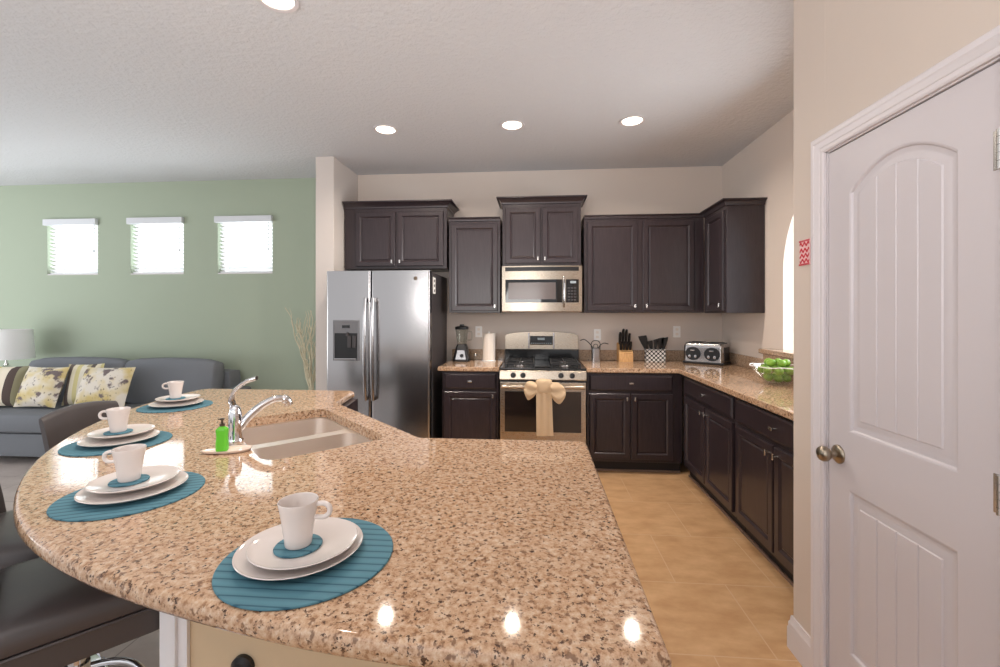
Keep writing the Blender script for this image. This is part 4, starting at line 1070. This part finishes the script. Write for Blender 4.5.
# wall plates
for x, z, lb in ((-0.592, 1.213, 'pale wall outlet above the salt shaker'), (0.643, 1.186, 'pale wall outlet behind the silver canister'), (1.443, 1.219, 'pale wall outlet between the caddy and the toaster')):
    t = thing('wall_outlet', lb, 'outlet', (x, WB, z), 0, 'outlets on the kitchen wall')
    b = BM(); box(b, -0.036, 0.036, -0.007, -0.0005, -0.058, 0.058, 0.003); part('plate', b, 'white_plastic', t)
    for zz in (-0.024, 0.024):
        b = BM(); prism(b, rrect(0.03, 0.026, 0.008), 0, 0.0012, lambda x_, y_, z_, q=zz: (x_, -0.0072 - z_, y_ + q)); part('socket', b, 'paper', t)

# little red sign on the pantry wall
sg = thing('wall_sign', 'small red and white sign left of the pantry door', 'sign', (XP - 0.0005, 1.858, 1.645))
sg.scale = (1, 0.85, 0.88)
b = BM(); box(b, -0.004, 0, -0.040, 0.040, -0.058, 0.058, 0.001); part('board', b, 'pale_pink', sg)
b = BM()
for k in range(9):
    for zz in (-0.053, 0.053):
        y = -0.037 + k * 0.0093; box(b, -0.0052, -0.0042, y, y + 0.0055, zz - 0.004, zz + 0.004)
for q, zc in enumerate((0.038, 0.010, -0.014, -0.038)):
    pts = [(-0.0048, -0.036 + 0.072 * k / 12, zc + 0.007 * math.sin(k * 1.3 + q)) for k in range(13)]
    loft(b, [[(p[0] - 0.0006, p[1], p[2] - 0.005), (p[0] + 0.0006, p[1], p[2] - 0.005), (p[0] + 0.0006, p[1], p[2] + 0.005), (p[0] - 0.0006, p[1], p[2] + 0.005)] for p in pts])
part('red_lettering', b, 'red', sg, 'red script rows and dashes')

# ------------------------------------------------------------------ living room
sX0, sX1 = -5.56, -3.08; sY0, sY1 = 3.74, 4.66
so_ = thing('sofa', 'charcoal grey fabric sofa under the three high windows', 'sofa', ((sX0 + sX1) / 2, 4.2, 0))
ox, oy = (sX0 + sX1) / 2, 4.2
def sb(name, x0, x1, y0, y1, z0, z1, r=0.03, p=0.0, mtx=None, mt='sofa_fabric'):
    b = BM(); puffbox(b, x0 - ox, x1 - ox, y0 - oy, y1 - oy, z0, z1, r, p, mtx); return part(name, b, mt, so_, angle=60)
mid = -4.27
sb('base', sX0 + 0.16, sX1 - 0.16, sY0 + 0.02, sY1, 0.07, 0.29, 0.02)
sb('back', sX0 + 0.14, sX1 - 0.14, sY1 - 0.22, sY1, 0.291, 0.80, 0.04, 0.005)
for a, c in ((sX0, sX0 + 0.19), (sX1 - 0.19, sX1)): sb('arm', a, c, sY0 + 0.03, sY1 - 0.01, 0.05, 0.62, 0.05, 0.01)
for a, c in ((sX0 + 0.195, mid), (mid, sX1 - 0.195)):
    sb('seat_cushion', a + 0.003, c - 0.003, sY0, sY1 - 0.23, 0.292, 0.475, 0.04, 0.018)
    b = BM(); hw = (c - a) / 2
    puffbox(b, -hw + 0.004, hw - 0.004, -0.11, 0.11, -0.22, 0.235, 0.085, 0.025, Matrix.Translation(((a + c) / 2 - ox, sY1 - 0.30 - oy, 0.685)) @ Matrix.Rotation(math.radians(-10), 4, 'X')); part('back_cushion', b, 'sofa_fabric', so_, angle=60)
for x in (sX0 + 0.08, sX1 - 0.08):
    for y in (sY0 + 0.08, sY1 - 0.08):
        b = BM(); lathe(b, [(0.02, 0), (0.026, 0.05), (0.028, 0.07)], 14, (x - ox, y - oy, 0)); part('leg', b, 'dark_wood', so_)

def pillow(name, lb, x, y, z, w_, h_, t_, m_, tilt, yaw, roll=0.0):
    b = BM(); cushion(b, w_, h_, t_)
    return solo(name, b, m_, lb, 'pillow', (x, y, z), (math.radians(tilt), math.radians(roll), math.radians(yaw)), 'throw pillows on the sofa', 60)
pillow('throw_pillow', 'bold yellow, cream and brown striped pillow at the left end of sofa', -5.24, 3.97, 0.69, 0.44, 0.40, 0.17, 'stripe_bold', -16, 10)
pillow('throw_pillow', 'cream pillow with grey and yellow flowers between two striped pillows', -4.80, 3.97, 0.69, 0.44, 0.40, 0.15, 'floral_b', -20, 0)
pillow('throw_pillow', 'finely striped cream and olive pillow between the two flowered pillows', -4.50, 4.10, 0.70, 0.30, 0.41, 0.13, 'stripe_fine', -16, 20)
pillow('throw_pillow', 'cream pillow with yellow and brown flowers, rightmost on the sofa', -4.16, 3.99, 0.69, 0.50, 0.40, 0.17, 'floral', -20, 4)

et = thing('end_table', 'dark wooden end table carrying the lamp beside the sofa', 'table', (-5.87, 4.36, 0))
b = BM(); box(b, -0.24, 0.24, -0.24, 0.24, 0.57, 0.60, 0.005); part('tabletop', b, 'dark_wood', et)
for sx in (-1, 1):
    for sy in (-1, 1):
        b = BM(); box(b, sx * 0.21 - 0.02, sx * 0.21 + 0.02, sy * 0.21 - 0.02, sy * 0.21 + 0.02, 0, 0.5695, 0.003); part('leg', b, 'dark_wood', et)
b = BM(); box(b, -0.22, 0.22, -0.22, 0.22, 0.18, 0.20, 0.004); part('shelf', b, 'dark_wood', et)
lm = thing('table_lamp', 'table lamp with white drum shade and clear glass base', 'lamp', (-5.69, 4.36, 0.6005))
b = BM(); lathe(b, [(0.0005, 0), (0.075, 0), (0.078, 0.012), (0.06, 0.018), (0.03, 0.03), (0.045, 0.07), (0.085, 0.13), (0.09, 0.17), (0.06, 0.215), (0.025, 0.24), (0.018, 0.25)], 32); part('lamp_base', b, 'clear_glass', lm, 'clear glass gourd base', angle=60)
b = BM(); cyl(b, (0, 0, 0.2505), (0, 0, 0.45), 0.008, seg=12); lathe(b, [(0.0195, 0.2505), (0.018, 0.27), (0.009, 0.274)], 18); part('stem', b, 'nickel', lm)
b = BM(); lathe(b, [(0.222, 0.315), (0.202, 0.632), (0.199, 0.632), (0.219, 0.315)], 48); loft(b, [[(0.222 * math.cos(a), 0.222 * math.sin(a), 0.315) for a in [2 * PI * k / 48 for k in range(48)]], [(0.219 * math.cos(a), 0.219 * math.sin(a), 0.315) for a in [2 * PI * k / 48 for k in range(48)]]], False, False)
part('lamp_shade', b, 'shade_fabric', lm, angle=60)

tv = thing('twig_vase', 'tall grey floor vase of pale curly twigs beside the partition wall', 'vase', (-2.30, 4.42, 0))
b = BM(); lathe(b, [(0.0005, 0), (0.08, 0), (0.09, 0.02), (0.105, 0.25), (0.085, 0.45), (0.05, 0.56), (0.055, 0.60), (0.050, 0.60), (0.045, 0.56), (0.0005, 0.50)], 32); part('vase', b, 'ceramic_grey', tv, angle=60)
rnd = random.Random(11)
for k in range(13):
    dx = [-0.27, -0.22, -0.16, -0.10, -0.04, 0.0, 0.04, 0.08, 0.11, -0.19, -0.06, 0.06, -0.13][k]; dy = rnd.uniform(-0.1, 0.12); hh = 1.10 + rnd.random() * 0.42
    if k == 0: hh = 1.47
    pts = []
    for q in range(10):
        s = q / 9
        pts.append((dx * s ** 1.2 + 0.016 * math.sin(q * 1.9 + k), dy * s + 0.014 * math.cos(q * 2.3 + k), 0.52 + (hh - 0.52) * s))
    b = BM(); sp_ = spline(pts, 4); tube(b, sp_, [0.0085 - 0.005 * i / (len(sp_) - 1) for i in range(len(sp_))], 6)
    for j in (4, 6, 7):
        p0 = Vector(pts[j]); sd = -1 if (j + k) % 2 else 1
        tube(b, spline([p0, p0 + Vector((0.025 * sd, 0.01, 0.06)), p0 + Vector((0.03 * sd, 0.02, 0.13)), p0 + Vector((0.05 * sd, 0.02, 0.20))], 4), [0.0048 - 0.0002 * i for i in range(13)], 5)
    part('twig', b, 'twig', tv, angle=60)
